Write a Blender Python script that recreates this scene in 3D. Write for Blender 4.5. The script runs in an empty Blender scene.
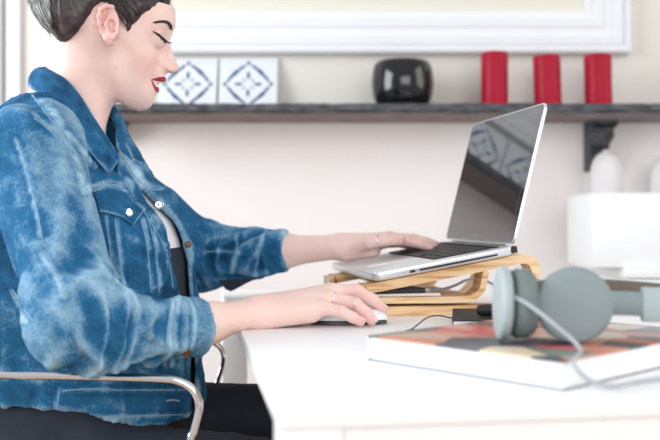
import bpy, bmesh, math, random
import numpy as np
from mathutils import Vector, Matrix
from mathutils.bvhtree import BVHTree
random.seed(7); rng = np.random.RandomState(7)
PI = math.pi

# ------------------------------------------------------------------ camera, world, lights, exposure
SC = bpy.context.scene
COL = SC.collection
CZ = 0.885                      # camera height; table top is 0.74
FPX = 900.0
cam_d = bpy.data.cameras.new('camera'); cam = bpy.data.objects.new('camera', cam_d); COL.objects.link(cam)
cam.location = (0, 0, CZ); cam.rotation_euler = (PI/2, 0, 0)
cam_d.sensor_width = 36; cam_d.lens = FPX*36/660
cam_d.clip_start = 0.02
cam_d.dof.use_dof = True; cam_d.dof.focus_distance = 1.26; cam_d.dof.aperture_fstop = 3.9
SC.camera = cam
SC.view_settings.view_transform = 'Standard'; SC.view_settings.look = 'None'
SC.view_settings.gamma = 1; SC.view_settings.use_curve_mapping = False
SC.view_settings.exposure = 0.48
w = bpy.data.worlds.new('world'); SC.world = w; w.use_nodes = True
w.node_tree.nodes['Background'].inputs[0].default_value = (0.93, 0.96, 1.0, 1)
w.node_tree.nodes['Background'].inputs[1].default_value = 0.46

def area(name, loc, target, sx, sy, power, color):
    d = bpy.data.lights.new(name, 'AREA'); d.shape = 'RECTANGLE'; d.size = sx; d.size_y = sy
    d.energy = power; d.color = color
    o = bpy.data.objects.new(name, d); COL.objects.link(o); o.location = loc
    o.rotation_euler = (Vector(target)-Vector(loc)).to_track_quat('-Z', 'Y').to_euler()
    return o
area('window_daylight_left', (-2.3, 0.9, 1.6), (0, 1.4, 0.9), 1.5, 1.6, 50, (0.93, 0.97, 1.0))
area('window_daylight_front', (0.6, -1.6, 1.6), (-0.1, 1.6, 0.85), 2.4, 1.5, 32, (1.0, 0.97, 0.95))
area('soft_light_right', (2.3, 1.3, 1.7), (0, 1.6, 0.9), 1.2, 1.4, 11, (1.0, 0.95, 0.92))  # weak warm area light from the right side, no known window

# ------------------------------------------------------------------ helpers
def P(px, py, D):
    return Vector(((px-330)/FPX*D, D, CZ-(py-220)/FPX*D))
def link(o, parent=None):
    COL.objects.link(o)
    if parent is not None: o.parent = parent
    return o
def empty(name, loc, label, cat, group=None, rz=0):
    o = bpy.data.objects.new(name, None); COL.objects.link(o); o.location = loc; o.rotation_euler = (0, 0, rz)
    o.empty_display_size = .02
    return tag(o, label, cat, group)
def tag(o, label=None, cat=None, group=None, kind=None):
    if label: o['label'] = label
    if cat: o['category'] = cat
    if group: o['group'] = group
    if kind: o['kind'] = kind
    return o
def mat(name, col, rough=.5, metal=0, bump=None, spec=.5, coat=0, sss=0):
    m = bpy.data.materials.new(name); m.use_nodes = True
    n = m.node_tree.nodes; b = n['Principled BSDF']
    b.inputs['Base Color'].default_value = (*col, 1); b.inputs['Roughness'].default_value = rough
    b.inputs['Metallic'].default_value = metal; b.inputs['Specular IOR Level'].default_value = spec
    b.inputs['Coat Weight'].default_value = coat
    if sss:
        b.inputs['Subsurface Weight'].default_value = sss
        b.inputs['Subsurface Radius'].default_value = (1, .35, .2); b.inputs['Subsurface Scale'].default_value = .006
    if bump: # (scale, strength, distance)
        add_noise_bump(m, *bump)
    return m
def add_noise_bump(m, scale, strength, dist=.001, stretch=(1, 1, 1)):
    n = m.node_tree.nodes; l = m.node_tree.links
    tc = n.new('ShaderNodeTexCoord'); mp = n.new('ShaderNodeMapping'); mp.inputs['Scale'].default_value = stretch
    t = n.new('ShaderNodeTexNoise'); t.inputs['Scale'].default_value = scale; t.inputs['Detail'].default_value = 6
    bp = n.new('ShaderNodeBump'); bp.inputs['Strength'].default_value = strength; bp.inputs['Distance'].default_value = dist
    l.new(tc.outputs['Object'], mp.inputs[0]); l.new(mp.outputs[0], t.inputs[0]); l.new(t.outputs[0], bp.inputs['Height'])
    l.new(bp.outputs[0], n['Principled BSDF'].inputs['Normal'])
def ramp_noise(m, c1, c2, scale, lo=.35, hi=.65, stretch=(1, 1, 1), detail=5):
    n = m.node_tree.nodes; l = m.node_tree.links
    tc = n.new('ShaderNodeTexCoord'); mp = n.new('ShaderNodeMapping'); mp.inputs['Scale'].default_value = stretch
    t = n.new('ShaderNodeTexNoise'); t.inputs['Scale'].default_value = scale; t.inputs['Detail'].default_value = detail
    r = n.new('ShaderNodeValToRGB'); r.color_ramp.elements[0].position = lo; r.color_ramp.elements[1].position = hi
    r.color_ramp.elements[0].color = (*c1, 1); r.color_ramp.elements[1].color = (*c2, 1)
    l.new(tc.outputs['Object'], mp.inputs[0]); l.new(mp.outputs[0], t.inputs[0]); l.new(t.outputs[0], r.inputs[0])
    l.new(r.outputs[0], n['Principled BSDF'].inputs['Base Color'])
    return r

class MB:
    def __init__(s): s.v = []; s.f = []; s.mi = []; s.m = 0
    def add(s, vs, fs):
        o = len(s.v); s.v += [tuple(x) for x in vs]; s.f += [tuple(i+o for i in f) for f in fs]; s.mi += [s.m]*len(fs)
    def box(s, c, d, M=None, bev=0):
        bm = bmesh.new(); bmesh.ops.create_cube(bm, size=1)
        for v in bm.verts: v.co = Vector((v.co.x*d[0], v.co.y*d[1], v.co.z*d[2]))
        if bev: bmesh.ops.bevel(bm, geom=bm.edges[:], offset=bev, segments=3, affect='EDGES', profile=.5)
        T = Matrix.Translation(c) @ (M.to_4x4() if M else Matrix())
        bm.transform(T); bm.verts.index_update()
        s.add([v.co for v in bm.verts], [[v.index for v in f.verts] for f in bm.faces]); bm.free()
    def lathe(s, prof, c=(0, 0, 0), n=48, M=None):
        vs = []; fs = []; c = Vector(c)
        for (r, z) in prof:
            for i in range(n):
                a = 2*PI*i/n; p = Vector((r*math.cos(a), r*math.sin(a), z))
                if M: p = M @ p
                vs.append(c+p)
        for j in range(len(prof)-1):
            for i in range(n):
                k = (i+1) % n; fs.append((j*n+i, j*n+k, (j+1)*n+k, (j+1)*n+i))
        if prof[0][0] > 0: fs.append(tuple(range(n-1, -1, -1)))
        if prof[-1][0] > 0: fs.append(tuple((len(prof)-1)*n+i for i in range(n)))
        s.add(vs, fs)
    def tube(s, pts, r, n=12, closed=False, flat=None):
        pts = [Vector(p) for p in pts]; N = len(pts)
        rs = r if isinstance(r, (list, tuple)) else [r]*N
        vs = []; fs = []; prev = None
        for i, p in enumerate(pts):
            a = pts[(i-1) % N] if (closed or i > 0) else p; b = pts[(i+1) % N] if (closed or i < N-1) else p
            t = (b-a).normalized()
            if prev is None:
                prev = t.orthogonal().normalized()
                if flat: prev = (Vector(flat)-t*t.dot(Vector(flat))).normalized()
            nn = (prev-t*prev.dot(t)).normalized(); prev = nn; bb = t.cross(nn)
            for k in range(n):
                an = 2*PI*k/n; fl = .3 if flat else 1
                vs.append(p+nn*math.cos(an)*rs[i]*fl+bb*math.sin(an)*rs[i])
        M_ = N if closed else N-1
        for i in range(M_):
            j = (i+1) % N
            for k in range(n):
                q = (k+1) % n; fs.append((i*n+k, i*n+q, j*n+q, j*n+k))
        if not closed: fs += [tuple(range(n-1, -1, -1)), tuple((N-1)*n+k for k in range(n))]
        s.add(vs, fs)
    def prism(s, poly, h0, h1, fr):   # fr(u, v, h) -> point ; poly CCW list
        n = len(poly)
        vs = [fr(u, v, h0) for u, v in poly]+[fr(u, v, h1) for u, v in poly]
        fs = [tuple(range(n-1, -1, -1)), tuple(range(n, 2*n))]+[(i, (i+1) % n, n+(i+1) % n, n+i) for i in range(n)]
        s.add(vs, fs)
    def build(s, name, mats, parent=None, smooth=True, angle=40, loc=None, bevel=0, solid=0, subsurf=0):
        if not isinstance(mats, (list, tuple)): mats = [mats]
        me = bpy.data.meshes.new(name); vs = s.v
        if loc is not None: vs = [(a-loc[0], b-loc[1], c-loc[2]) for a, b, c in vs]
        me.from_pydata(vs, [], s.f)
        for m in mats: me.materials.append(m)
        me.polygons.foreach_set('material_index', s.mi)
        o = bpy.data.objects.new(name, me); link(o, parent)
        if loc is not None: o.location = loc
        bm = bmesh.new(); bm.from_mesh(me); bmesh.ops.recalc_face_normals(bm, faces=bm.faces[:])
        if smooth:
            for f in bm.faces: f.smooth = True
            for e in bm.edges:
                if len(e.link_faces) == 2 and e.calc_face_angle(0) > math.radians(angle): e.smooth = False
        bm.to_mesh(me); bm.free()
        if solid:
            md = o.modifiers.new('s', 'SOLIDIFY'); md.thickness = solid; md.offset = 0
        if subsurf:
            md = o.modifiers.new('ss', 'SUBSURF'); md.levels = subsurf; md.render_levels = subsurf
        if bevel:
            md = o.modifiers.new('b', 'BEVEL'); md.width = bevel; md.segments = 3; md.limit_method = 'ANGLE'
        return o
def spline(pts, n=8, closed=False):
    pts = [Vector(p) for p in pts]; out = []; N = len(pts)
    segs = N if closed else N-1
    for i in range(segs):
        g = (lambda k: pts[k % N]) if closed else (lambda k: pts[min(max(k, 0), N-1)])
        a, b, c, d = g(i-1), g(i), g(i+1), g(i+2)
        for k in range(n):
            t = k/n
            out.append(.5*((2*b)+(c-a)*t+(2*a-5*b+4*c-d)*t*t+(-a+3*b-3*c+d)*t**3))
    if not closed: out.append(pts[-1])
    return out

# ---- numpy noise
def _h(i, j, k):
    n = (i*374761393+j*668265263+k*2147483647+1013) & 0xffffffff
    n = ((n ^ (n >> 13))*1274126177) & 0xffffffff
    return ((n ^ (n >> 16)) & 0xffff)/32767.5-1
def vnoise(p):
    p = np.asarray(p, float); i = np.floor(p).astype(np.int64); f = p-i; f = f*f*(3-2*f); r = 0
    for a in (0, 1):
        for b in (0, 1):
            for c in (0, 1):
                ww = (f[:, 0] if a else 1-f[:, 0])*(f[:, 1] if b else 1-f[:, 1])*(f[:, 2] if c else 1-f[:, 2])
                r = r+ww*_h(i[:, 0]+a, i[:, 1]+b, i[:, 2]+c)
    return r
def fbm(p, o=3):
    r = 0; a = 1
    for k in range(o): r = r+a*vnoise(p*(2**k)+k*7.3); a *= .5
    return r/1.75
def ridge(p, o=2):
    r = 0; a = 1
    for k in range(o): r = r+a*(1-2*np.abs(vnoise(p*(2**k)+k*3.1))); a *= .5
    return r/1.5
def sstep(a, b, x):
    t = np.clip((x-a)/(b-a), 0, 1); return t*t*(3-2*t)

# ---- implicit surfaces
def V3(v): return np.array(v, float)
def cap(p, a, b, ra, rb):
    a = V3(a); b = V3(b); ba = b-a; h = np.clip(((p-a)@ba)/(ba@ba+1e-12), 0, 1)
    return np.linalg.norm(p-a-h[:, None]*ba, axis=1)-(ra+(rb-ra)*h)
def chain(p, pts, rs, k=.004):
    d = None
    for i in range(len(pts)-1):
        e = cap(p, pts[i], pts[i+1], rs[i], rs[i+1]); d = e if d is None else smin(d, e, k)
    return d
def ell(p, c, ax, r):           # ax rows = axes
    q = ((p-V3(c))@np.array(ax, float).T); r = V3(r)
    k0 = np.linalg.norm(q/r, axis=1); k1 = np.linalg.norm(q/(r*r), axis=1)+1e-9
    return k0*(k0-1)/k1
def smin(a, b, k):
    h = np.clip(.5+.5*(b-a)/k, 0, 1); return b+(a-b)*h-k*h*(1-h)
def smax(a, b, k): return -smin(-a, -b, k)
def boxed(fn, lo, hi, m=.05):
    lo = V3(lo)-m; hi = V3(hi)+m
    def g(p):
        r = np.full(len(p), .05); k = np.all((p > lo) & (p < hi), axis=1)
        if k.any(): r[k] = fn(p[k])
        return r
    return g
def isosurf(fn, lo, hi, h):
    lo = V3(lo); hi = V3(hi); B = 8
    nb = np.ceil((hi-lo)/(h*B)).astype(int); n = nb*B+1
    g = [lo[i]+h*B*(np.arange(nb[i])+.5) for i in range(3)]
    C = np.stack(np.meshgrid(*g, indexing='ij'), -1).reshape(-1, 3)
    fc = fn(C); act = np.abs(fc) < h*B*.87*1.35
    F = np.where(fc > 0, 1., -1.).reshape(nb)
    F = np.repeat(np.repeat(np.repeat(F, B, 0), B, 1), B, 2).astype(np.float32)
    F = np.pad(F, ((0, 1),)*3, mode='edge')
    idx = np.argwhere(act.reshape(nb)); off = np.stack(np.meshgrid(*[np.arange(B+1)]*3, indexing='ij'), -1).reshape(-1, 3)
    for s in range(0, len(idx), 300):
        ii = (idx[s:s+300, None, :]*B+off[None]).reshape(-1, 3)
        F[ii[:, 0], ii[:, 1], ii[:, 2]] = fn(lo+ii*h)
    S = F < 0
    cnt = np.zeros(tuple(n-1), np.int8)
    for a in (0, 1):
        for b in (0, 1):
            for c in (0, 1): cnt += S[a:n[0]-1+a, b:n[1]-1+b, c:n[2]-1+c]
    cells = np.argwhere((cnt > 0) & (cnt < 8)); ids = np.full(tuple(n-1), -1, np.int32)
    ids[cells[:, 0], cells[:, 1], cells[:, 2]] = np.arange(len(cells))
    acc = np.zeros((len(cells), 3)); num = np.zeros(len(cells))
    cs = [(a, b, c) for a in (0, 1) for b in (0, 1) for c in (0, 1)]
    val = {c: F[cells[:, 0]+c[0], cells[:, 1]+c[1], cells[:, 2]+c[2]].astype(float) for c in cs}
    for c in cs:
        for ax in range(3):
            if c[ax] == 0:
                d = list(c); d[ax] = 1; d = tuple(d); a, b = val[c], val[d]; x = (a < 0) != (b < 0)
                t = a/(a-b+1e-20); q = np.tile(np.array(c, float), (len(cells), 1)); q[:, ax] = t
                acc[x] += q[x]; num[x] += 1
    V = lo+h*(cells+acc/num[:, None])
    Fc = []
    for ax in range(3):
        a = [slice(None)]*3; b = [slice(None)]*3
        a[ax] = slice(0, n[ax]-1); b[ax] = slice(1, n[ax])
        s0 = S[tuple(a)]; s1 = S[tuple(b)]; e = np.argwhere(s0 != s1)
        u, v = (ax+1) % 3, (ax+2) % 3
        k = (e[:, u] > 0) & (e[:, v] > 0) & (e[:, u] < n[u]-1) & (e[:, v] < n[v]-1); e = e[k]
        def cid(du, dv):
            q = e.copy(); q[:, u] -= du; q[:, v] -= dv; return ids[q[:, 0], q[:, 1], q[:, 2]]
        quad = np.stack([cid(1, 1), cid(0, 1), cid(0, 0), cid(1, 0)], 1)
        fl = s0[e[:, 0], e[:, 1], e[:, 2]]; quad[~fl] = quad[~fl][:, ::-1]
        Fc.append(quad)
    Fc = np.concatenate(Fc); Fc = Fc[(Fc >= 0).all(1)]
    return V, Fc
def grad(fn, p, e=.0006):
    g = np.stack([fn(p+np.eye(3)[i]*e)-fn(p-np.eye(3)[i]*e) for i in range(3)], 1)/(2*e)
    return g
def project(fn, p, it=2):
    for _ in range(it):
        g = grad(fn, p); f = fn(p); s = f[:, None]*g/(np.sum(g*g, 1)[:, None]+1e-6)
        l = np.linalg.norm(s, axis=1)[:, None]; p = p-s*np.minimum(1, .003/(l+1e-9))
    return p
def npmesh(name, V, F, mats, parent=None, smooth=True):
    me = bpy.data.meshes.new(name); me.vertices.add(len(V)); me.vertices.foreach_set('co', np.asarray(V, np.float32).ravel())
    me.loops.add(F.size); me.loops.foreach_set('vertex_index', F.astype(np.int32).ravel())
    me.polygons.add(len(F)); me.polygons.foreach_set('loop_start', np.arange(len(F), dtype=np.int32)*F.shape[1])
    me.update(calc_edges=True); me.validate()
    if smooth: me.polygons.foreach_set('use_smooth', np.ones(len(me.polygons), bool))
    for m in (mats if isinstance(mats, (list, tuple)) else [mats]): me.materials.append(m)
    o = bpy.data.objects.new(name, me); link(o, parent); return o
def attr(o, name, vals):
    a = o.data.attributes.new(name, 'FLOAT', 'POINT'); a.data.foreach_set('value', np.asarray(vals, np.float32))
def vnormals(o):
    n = np.zeros(len(o.data.vertices)*3, np.float32); o.data.vertices.foreach_get('normal', n); return n.reshape(-1, 3)

# ------------------------------------------------------------------ materials
M = {}
M['wall'] = mat('wall_plaster', (.80, .745, .70), .9, bump=(60, .15, .001)); ramp_noise(M['wall'], (.70, .66, .60), (.76, .725, .675), 1.1)
M['wall_low'] = mat('chimney_breast_plaster', (.86, .82, .81), .9, bump=(40, .12, .001)); ramp_noise(M['wall_low'], (.84, .79, .775), (.88, .85, .845), .9)
M['white_paint'] = mat('white_painted_wood', (.76, .775, .80), .55, bump=(90, .05, .0005))
M['ivory'] = mat('ivory_panel', (.72, .70, .60), .7)
M['floor'] = mat('floor_boards', (.45, .32, .22), .5); ramp_noise(M['floor'], (.36, .25, .17), (.5, .37, .26), 3, stretch=(1, 12, 1))
M['ceil'] = mat('ceiling_paint', (.85, .84, .83), .9, bump=(50, .1, .001))
M['table'] = mat('white_laminate', (.93, .935, .945), .32, bump=(300, .02, .0002))
M['slate'] = mat('dark_slate', (.06, .065, .075), .62); ramp_noise(M['slate'], (.018, .021, .026), (.13, .14, .155), 28, .35, .75, (1, 3, 4)); 
add_noise_bump(M['slate'], 70, .7, .003)
M['slate_under'] = mat('sawn_slate', (.22, .18, .18), .8); ramp_noise(M['slate_under'], (.17, .14, .14), (.29, .245, .245), 14, stretch=(1, 4, 4))
M['tile'] = mat('white_glazed_ceramic', (.76, .79, .82), .18, coat=.3)
M['tile_blue'] = mat('cobalt_glaze', (.03, .10, .28), .2, coat=.3); ramp_noise(M['tile_blue'], (.012, .055, .19), (.03, .11, .28), 60)
M['red_wax'] = mat('red_wax', (.40, .006, .030), .42, sss=.05, bump=(60, .1, .001)); ramp_noise(M['red_wax'], (.33, .003, .020), (.42, .006, .032), 20, stretch=(1, 1, .4))
M['wick'] = mat('wick', (.05, .04, .03), .9, bump=(400, .3, .0005))
M['black_glaze'] = mat('black_glaze', (.006, .006, .007), .07, coat=.2, bump=(9, .05, .002))
M['alu'] = mat('aluminium', (.80, .82, .85), .34, .75, bump=(600, .03, .0001))
M['alu_dark'] = mat('dark_slot', (.01, .012, .014), .5, bump=(100, .1, .0002))
M['bezel'] = mat('black_glass', (.010, .010, .012), .04, spec=.9, bump=(3, .01, .0002))
M['screen'] = mat('screen_off', (.012, .011, .012), .035, spec=1.0, bump=(3, .01, .0002))
M['key'] = mat('black_key', (.016, .016, .018), .45, bump=(300, .05, .0001))
M['letter'] = mat('grey_lettering', (.55, .56, .57), .4, bump=(300, .05, .0001))
M['rubber'] = mat('black_rubber', (.012, .012, .014), .6, bump=(200, .1, .0002))
M['plastic_white'] = mat('white_plastic', (.85, .87, .89), .2, coat=.4, bump=(300, .01, .0001))
M['drive'] = mat('graphite_case', (.035, .037, .05), .38, bump=(300, .08, .0002))
M['cable_grey'] = mat('grey_cable', (.26, .28, .30), .5, bump=(200, .05, .0002))
M['cable_pale'] = mat('pale_cable', (.42, .47, .50), .5, bump=(200, .05, .0002))
M['paper'] = mat('paper_edges', (.88, .89, .90), .8); ramp_noise(M['paper'], (.83, .84, .86), (.91, .92, .93), 40, stretch=(1, 1, 40))
M['chrome'] = mat('chrome', (.82, .83, .85), .09, 1, bump=(60, .02, .0003))
M['silver'] = mat('silver', (.85, .85, .86), .18, 1, bump=(200, .05, .0003))
M['seat'] = mat('black_leather', (.015, .015, .017), .5, bump=(160, .3, .0006))
M['hp'] = mat('grey_green_soft_plastic', (.235, .295, .31), .55, bump=(150, .08, .0003))
M['hp_light'] = mat('pale_grey_green_plastic', (.40, .475, .49), .5, bump=(150, .08, .0003))
M['hp_pad'] = mat('dark_grey_green_padding', (.17, .22, .22), .7, bump=(200, .2, .0004))
M['hp_dark'] = mat('dark_gap_fabric', (.05, .062, .062), .8, bump=(300, .3, .0005))
M['hp_brown'] = mat('brown_band_lining', (.13, .105, .08), .7, bump=(200, .3, .0005))
M['tee'] = mat('white_cotton', (.85, .83, .85), .9, bump=(300, .2, .0004))
M['trouser'] = mat('navy_trouser_cloth', (.010, .015, .028), .85); ramp_noise(M['trouser'], (.006, .009, .018), (.016, .023, .040), 9); add_noise_bump(M['trouser'], 25, .45, .004)
M['shoe'] = mat('black_shoe', (.02, .02, .02), .5, bump=(100, .1, .0005))
M['hair'] = mat('dark_brown_hair', (.05, .035, .038), .42); ramp_noise(M['hair'], (.022, .016, .02), (.085, .06, .062), 60)
M['hair_grey_backlit'] = mat('backlit_grey_hair', (.36, .39, .38), .5); ramp_noise(M['hair_grey_backlit'], (.22, .24, .24), (.60, .64, .62), 90)  # greying streak, with the pale backlight on the hair painted into its colour
M['brow'] = mat('brow_hair', (.035, .022, .022), .7, bump=(300, .2, .0003))
M['liner'] = mat('black_eyeliner', (.012, .010, .012), .5, bump=(300, .1, .0001))
M['nail'] = mat('pink_nail', (.86, .56, .52), .2, coat=.4, bump=(100, .03, .0001))
M['stitch'] = mat('faded_stitching', (.22, .36, .50), .9, bump=(400, .5, .0006))
M['frost'] = mat('pale_frosted_ceramic', (.70, .68, .68), .75, bump=(20, .05, .001))
M['box_white'] = mat('white_lacquer', (.84, .865, .885), .4, bump=(200, .03, .0003))
M['bronze'] = mat('aged_bronze', (.18, .11, .06), .45, .7, bump=(200, .2, .0004))

for k_ in ('screen', 'bezel'): M[k_].node_tree.nodes['Principled BSDF'].inputs['IOR'].default_value = 1.85
M['red_wax'].node_tree.nodes['Principled BSDF'].inputs['Specular IOR Level'].default_value = .2
def wood():
    m = mat('striped_plywood', (.7, .45, .22), .45); n = m.node_tree.nodes; l = m.node_tree.links
    tc = n.new('ShaderNodeTexCoord'); mp = n.new('ShaderNodeMapping'); mp.inputs['Scale'].default_value = (1.6, 2, 26)
    mp.inputs['Rotation'].default_value = (0, .06, 0)
    t = n.new('ShaderNodeTexNoise'); t.inputs['Scale'].default_value = 5; t.inputs['Detail'].default_value = 4; t.inputs['Distortion'].default_value = .25
    r = n.new('ShaderNodeValToRGB'); e = r.color_ramp.elements
    e[0].position = .36; e[0].color = (.56, .30, .12, 1); e[1].position = .60; e[1].color = (.88, .66, .40, 1)
    x = e.new(.48); x.color = (.80, .52, .27, 1)
    l.new(tc.outputs['Object'], mp.inputs[0]); l.new(mp.outputs[0], t.inputs[0]); l.new(t.outputs[0], r.inputs[0]); l.new(r.outputs[0], n['Principled BSDF'].inputs['Base Color'])
    return m
M['wood'] = wood()
M['wood_end'] = mat('pale_wood_face', (.84, .68, .52), .5); ramp_noise(M['wood_end'], (.78, .60, .44), (.88, .74, .60), 20, stretch=(1, 1, 8))

def denim(name, dark, mid, light, band=0):
    m = bpy.data.materials.new(name); m.use_nodes = True; n = m.node_tree.nodes; l = m.node_tree.links; b = n['Principled BSDF']
    b.inputs['Roughness'].default_value = .9; b.inputs['Specular IOR Level'].default_value = .15
    tc = n.new('ShaderNodeTexCoord')
    n1 = n.new('ShaderNodeTexNoise'); n1.inputs['Scale'].default_value = 11; n1.inputs['Detail'].default_value = 7; n1.inputs['Roughness'].default_value = .65
    n2 = n.new('ShaderNodeTexNoise'); n2.inputs['Scale'].default_value = 420; n2.inputs['Detail'].default_value = 2
    mp = n.new('ShaderNodeMapping'); mp.inputs['Scale'].default_value = (1, 1, .6)
    l.new(tc.outputs['Object'], n1.inputs[0]); l.new(tc.outputs['Object'], mp.inputs[0]); l.new(mp.outputs[0], n2.inputs[0])
    at = n.new('ShaderNodeAttribute'); at.attribute_name = 'wear_shade'
    def math_(op, a, bb):
        q = n.new('ShaderNodeMath'); q.operation = op
        for i, x in enumerate((a, bb)):
            if isinstance(x, (int, float)): q.inputs[i].default_value = x
            else: l.new(x, q.inputs[i])
        return q.outputs[0]
    s = math_('MULTIPLY', n1.outputs[0], .34); s = math_('ADD', s, math_('MULTIPLY', at.outputs['Fac'], .78))
    s = math_('ADD', s, math_('MULTIPLY', math_('SUBTRACT', n2.outputs[0], .5), .30))
    n4 = n.new('ShaderNodeTexNoise'); n4.inputs['Scale'].default_value = 30; n4.inputs['Detail'].default_value = 4; n4.inputs['Distortion'].default_value = .8; l.new(tc.outputs['Object'], n4.inputs[0])
    ck = math_('ABSOLUTE', math_('SUBTRACT', n4.outputs[0], .5), 0); ck = math_('SUBTRACT', 1, math_('MULTIPLY', ck, 16)); ck = math_('MAXIMUM', ck, 0)
    s = math_('ADD', s, math_('MULTIPLY', ck, .065))
    r = n.new('ShaderNodeValToRGB'); e = r.color_ramp.elements
    e[0].position = .12; e[0].color = (*dark, 1); e[1].position = .95; e[1].color = (*light, 1); x = e.new(.46); x.color = (*mid, 1)
    l.new(s, r.inputs[0]); l.new(r.outputs[0], b.inputs['Base Color'])
    bp = n.new('ShaderNodeBump'); bp.inputs['Strength'].default_value = .55; bp.inputs['Distance'].default_value = .0012
    l.new(n2.outputs[0], bp.inputs['Height'])
    bp2 = n.new('ShaderNodeBump'); bp2.inputs['Strength'].default_value = .5; bp2.inputs['Distance'].default_value = .004
    n3 = n.new('ShaderNodeTexNoise'); n3.inputs['Scale'].default_value = 42; n3.inputs['Detail'].default_value = 3; l.new(tc.outputs['Object'], n3.inputs[0])
    l.new(math_('ADD', n3.outputs[0], math_('MULTIPLY', ck, .22)), bp2.inputs['Height']); l.new(bp2.outputs[0], bp.inputs['Normal'])
    l.new(bp.outputs[0], b.inputs['Normal'])
    return m
M['denim'] = denim('washed_denim', (.006, .034, .075), (.022, .138, .292), (.42, .64, .77))
M['cuff_lining'] = mat('dark_denim_inside', (.012, .02, .035), .9, bump=(200, .3, .0005))
M['denim_collar'] = denim('collar_denim', (.006, .034, .075), (.022, .138, .292), (.44, .66, .78))

def skin():
    m = bpy.data.materials.new('skin'); m.use_nodes = True; n = m.node_tree.nodes; l = m.node_tree.links; b = n['Principled BSDF']
    b.inputs['Roughness'].default_value = .48; b.inputs['Specular IOR Level'].default_value = .35
    b.inputs['Subsurface Weight'].default_value = .12; b.inputs['Subsurface Radius'].default_value = (1, .4, .25); b.inputs['Subsurface Scale'].default_value = .006
    at = n.new('ShaderNodeAttribute'); at.attribute_name = 'tint'
    tc = n.new('ShaderNodeTexCoord'); t = n.new('ShaderNodeTexNoise'); t.inputs['Scale'].default_value = 26; t.inputs['Detail'].default_value = 5
    r = n.new('ShaderNodeValToRGB'); r.color_ramp.elements[0].position = .3; r.color_ramp.elements[1].position = .7
    r.color_ramp.elements[0].color = (.93, .90, .89, 1); r.color_ramp.elements[1].color = (1, 1, 1, 1)
    mx = n.new('ShaderNodeMix'); mx.data_type = 'RGBA'; mx.blend_type = 'MULTIPLY'; mx.inputs[0].default_value = 1
    l.new(tc.outputs['Object'], t.inputs[0]); l.new(t.outputs[0], r.inputs[0]); l.new(at.outputs['Color'], mx.inputs[6]); l.new(r.outputs[0], mx.inputs[7])
    l.new(mx.outputs[2], b.inputs['Base Color'])
    bp = n.new('ShaderNodeBump'); bp.inputs['Strength'].default_value = .12; bp.inputs['Distance'].default_value = .0008
    t2 = n.new('ShaderNodeTexNoise'); t2.inputs['Scale'].default_value = 220; l.new(tc.outputs['Object'], t2.inputs[0]); l.new(t2.outputs[0], bp.inputs['Height']); l.new(bp.outputs[0], b.inputs['Normal'])
    return m
M['skin'] = skin()

# ------------------------------------------------------------------ room
YW = 2.65
def slab(name, c, d, m, bev=0):
    b = MB(); b.box((0, 0, 0), d, bev=bev); o = b.build(name, m, None, loc=None); o.location = c; o['kind'] = 'structure'; return o
slab('floor', (0, .6, -.05), (5.2, 5.0, .1), M['floor'])
slab('wall_back', (0, YW+.05, .61), (5.2, .1, 1.22), M['wall_low'])
slab('wall_back_upper', (0, YW+.05, 1.96), (5.2, .1, 1.48), M['wall'])
# white door casing at the far left and slim pilaster strip under the bracket
def trim(name, x0, x1, z0, z1, th, y=YW):
    return slab(name, ((x0+x1)/2, y-th/2, (z0+z1)/2), (x1-x0, th, z1-z0), M['white_paint'], .004)
px2x = lambda px, D: (px-330)/FPX*D
trim('trim_1', px2x(-60, YW), px2x(4, YW), 0, 2.6, .03)
trim('trim_2', px2x(8, YW), px2x(22, YW), 0, 2.6, .018)
trim('trim_3', px2x(585, YW), px2x(592, YW), 0, 1.19, .02)
trim('trim_4', px2x(-60, YW), px2x(900, YW), 0, .12, .02)

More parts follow.
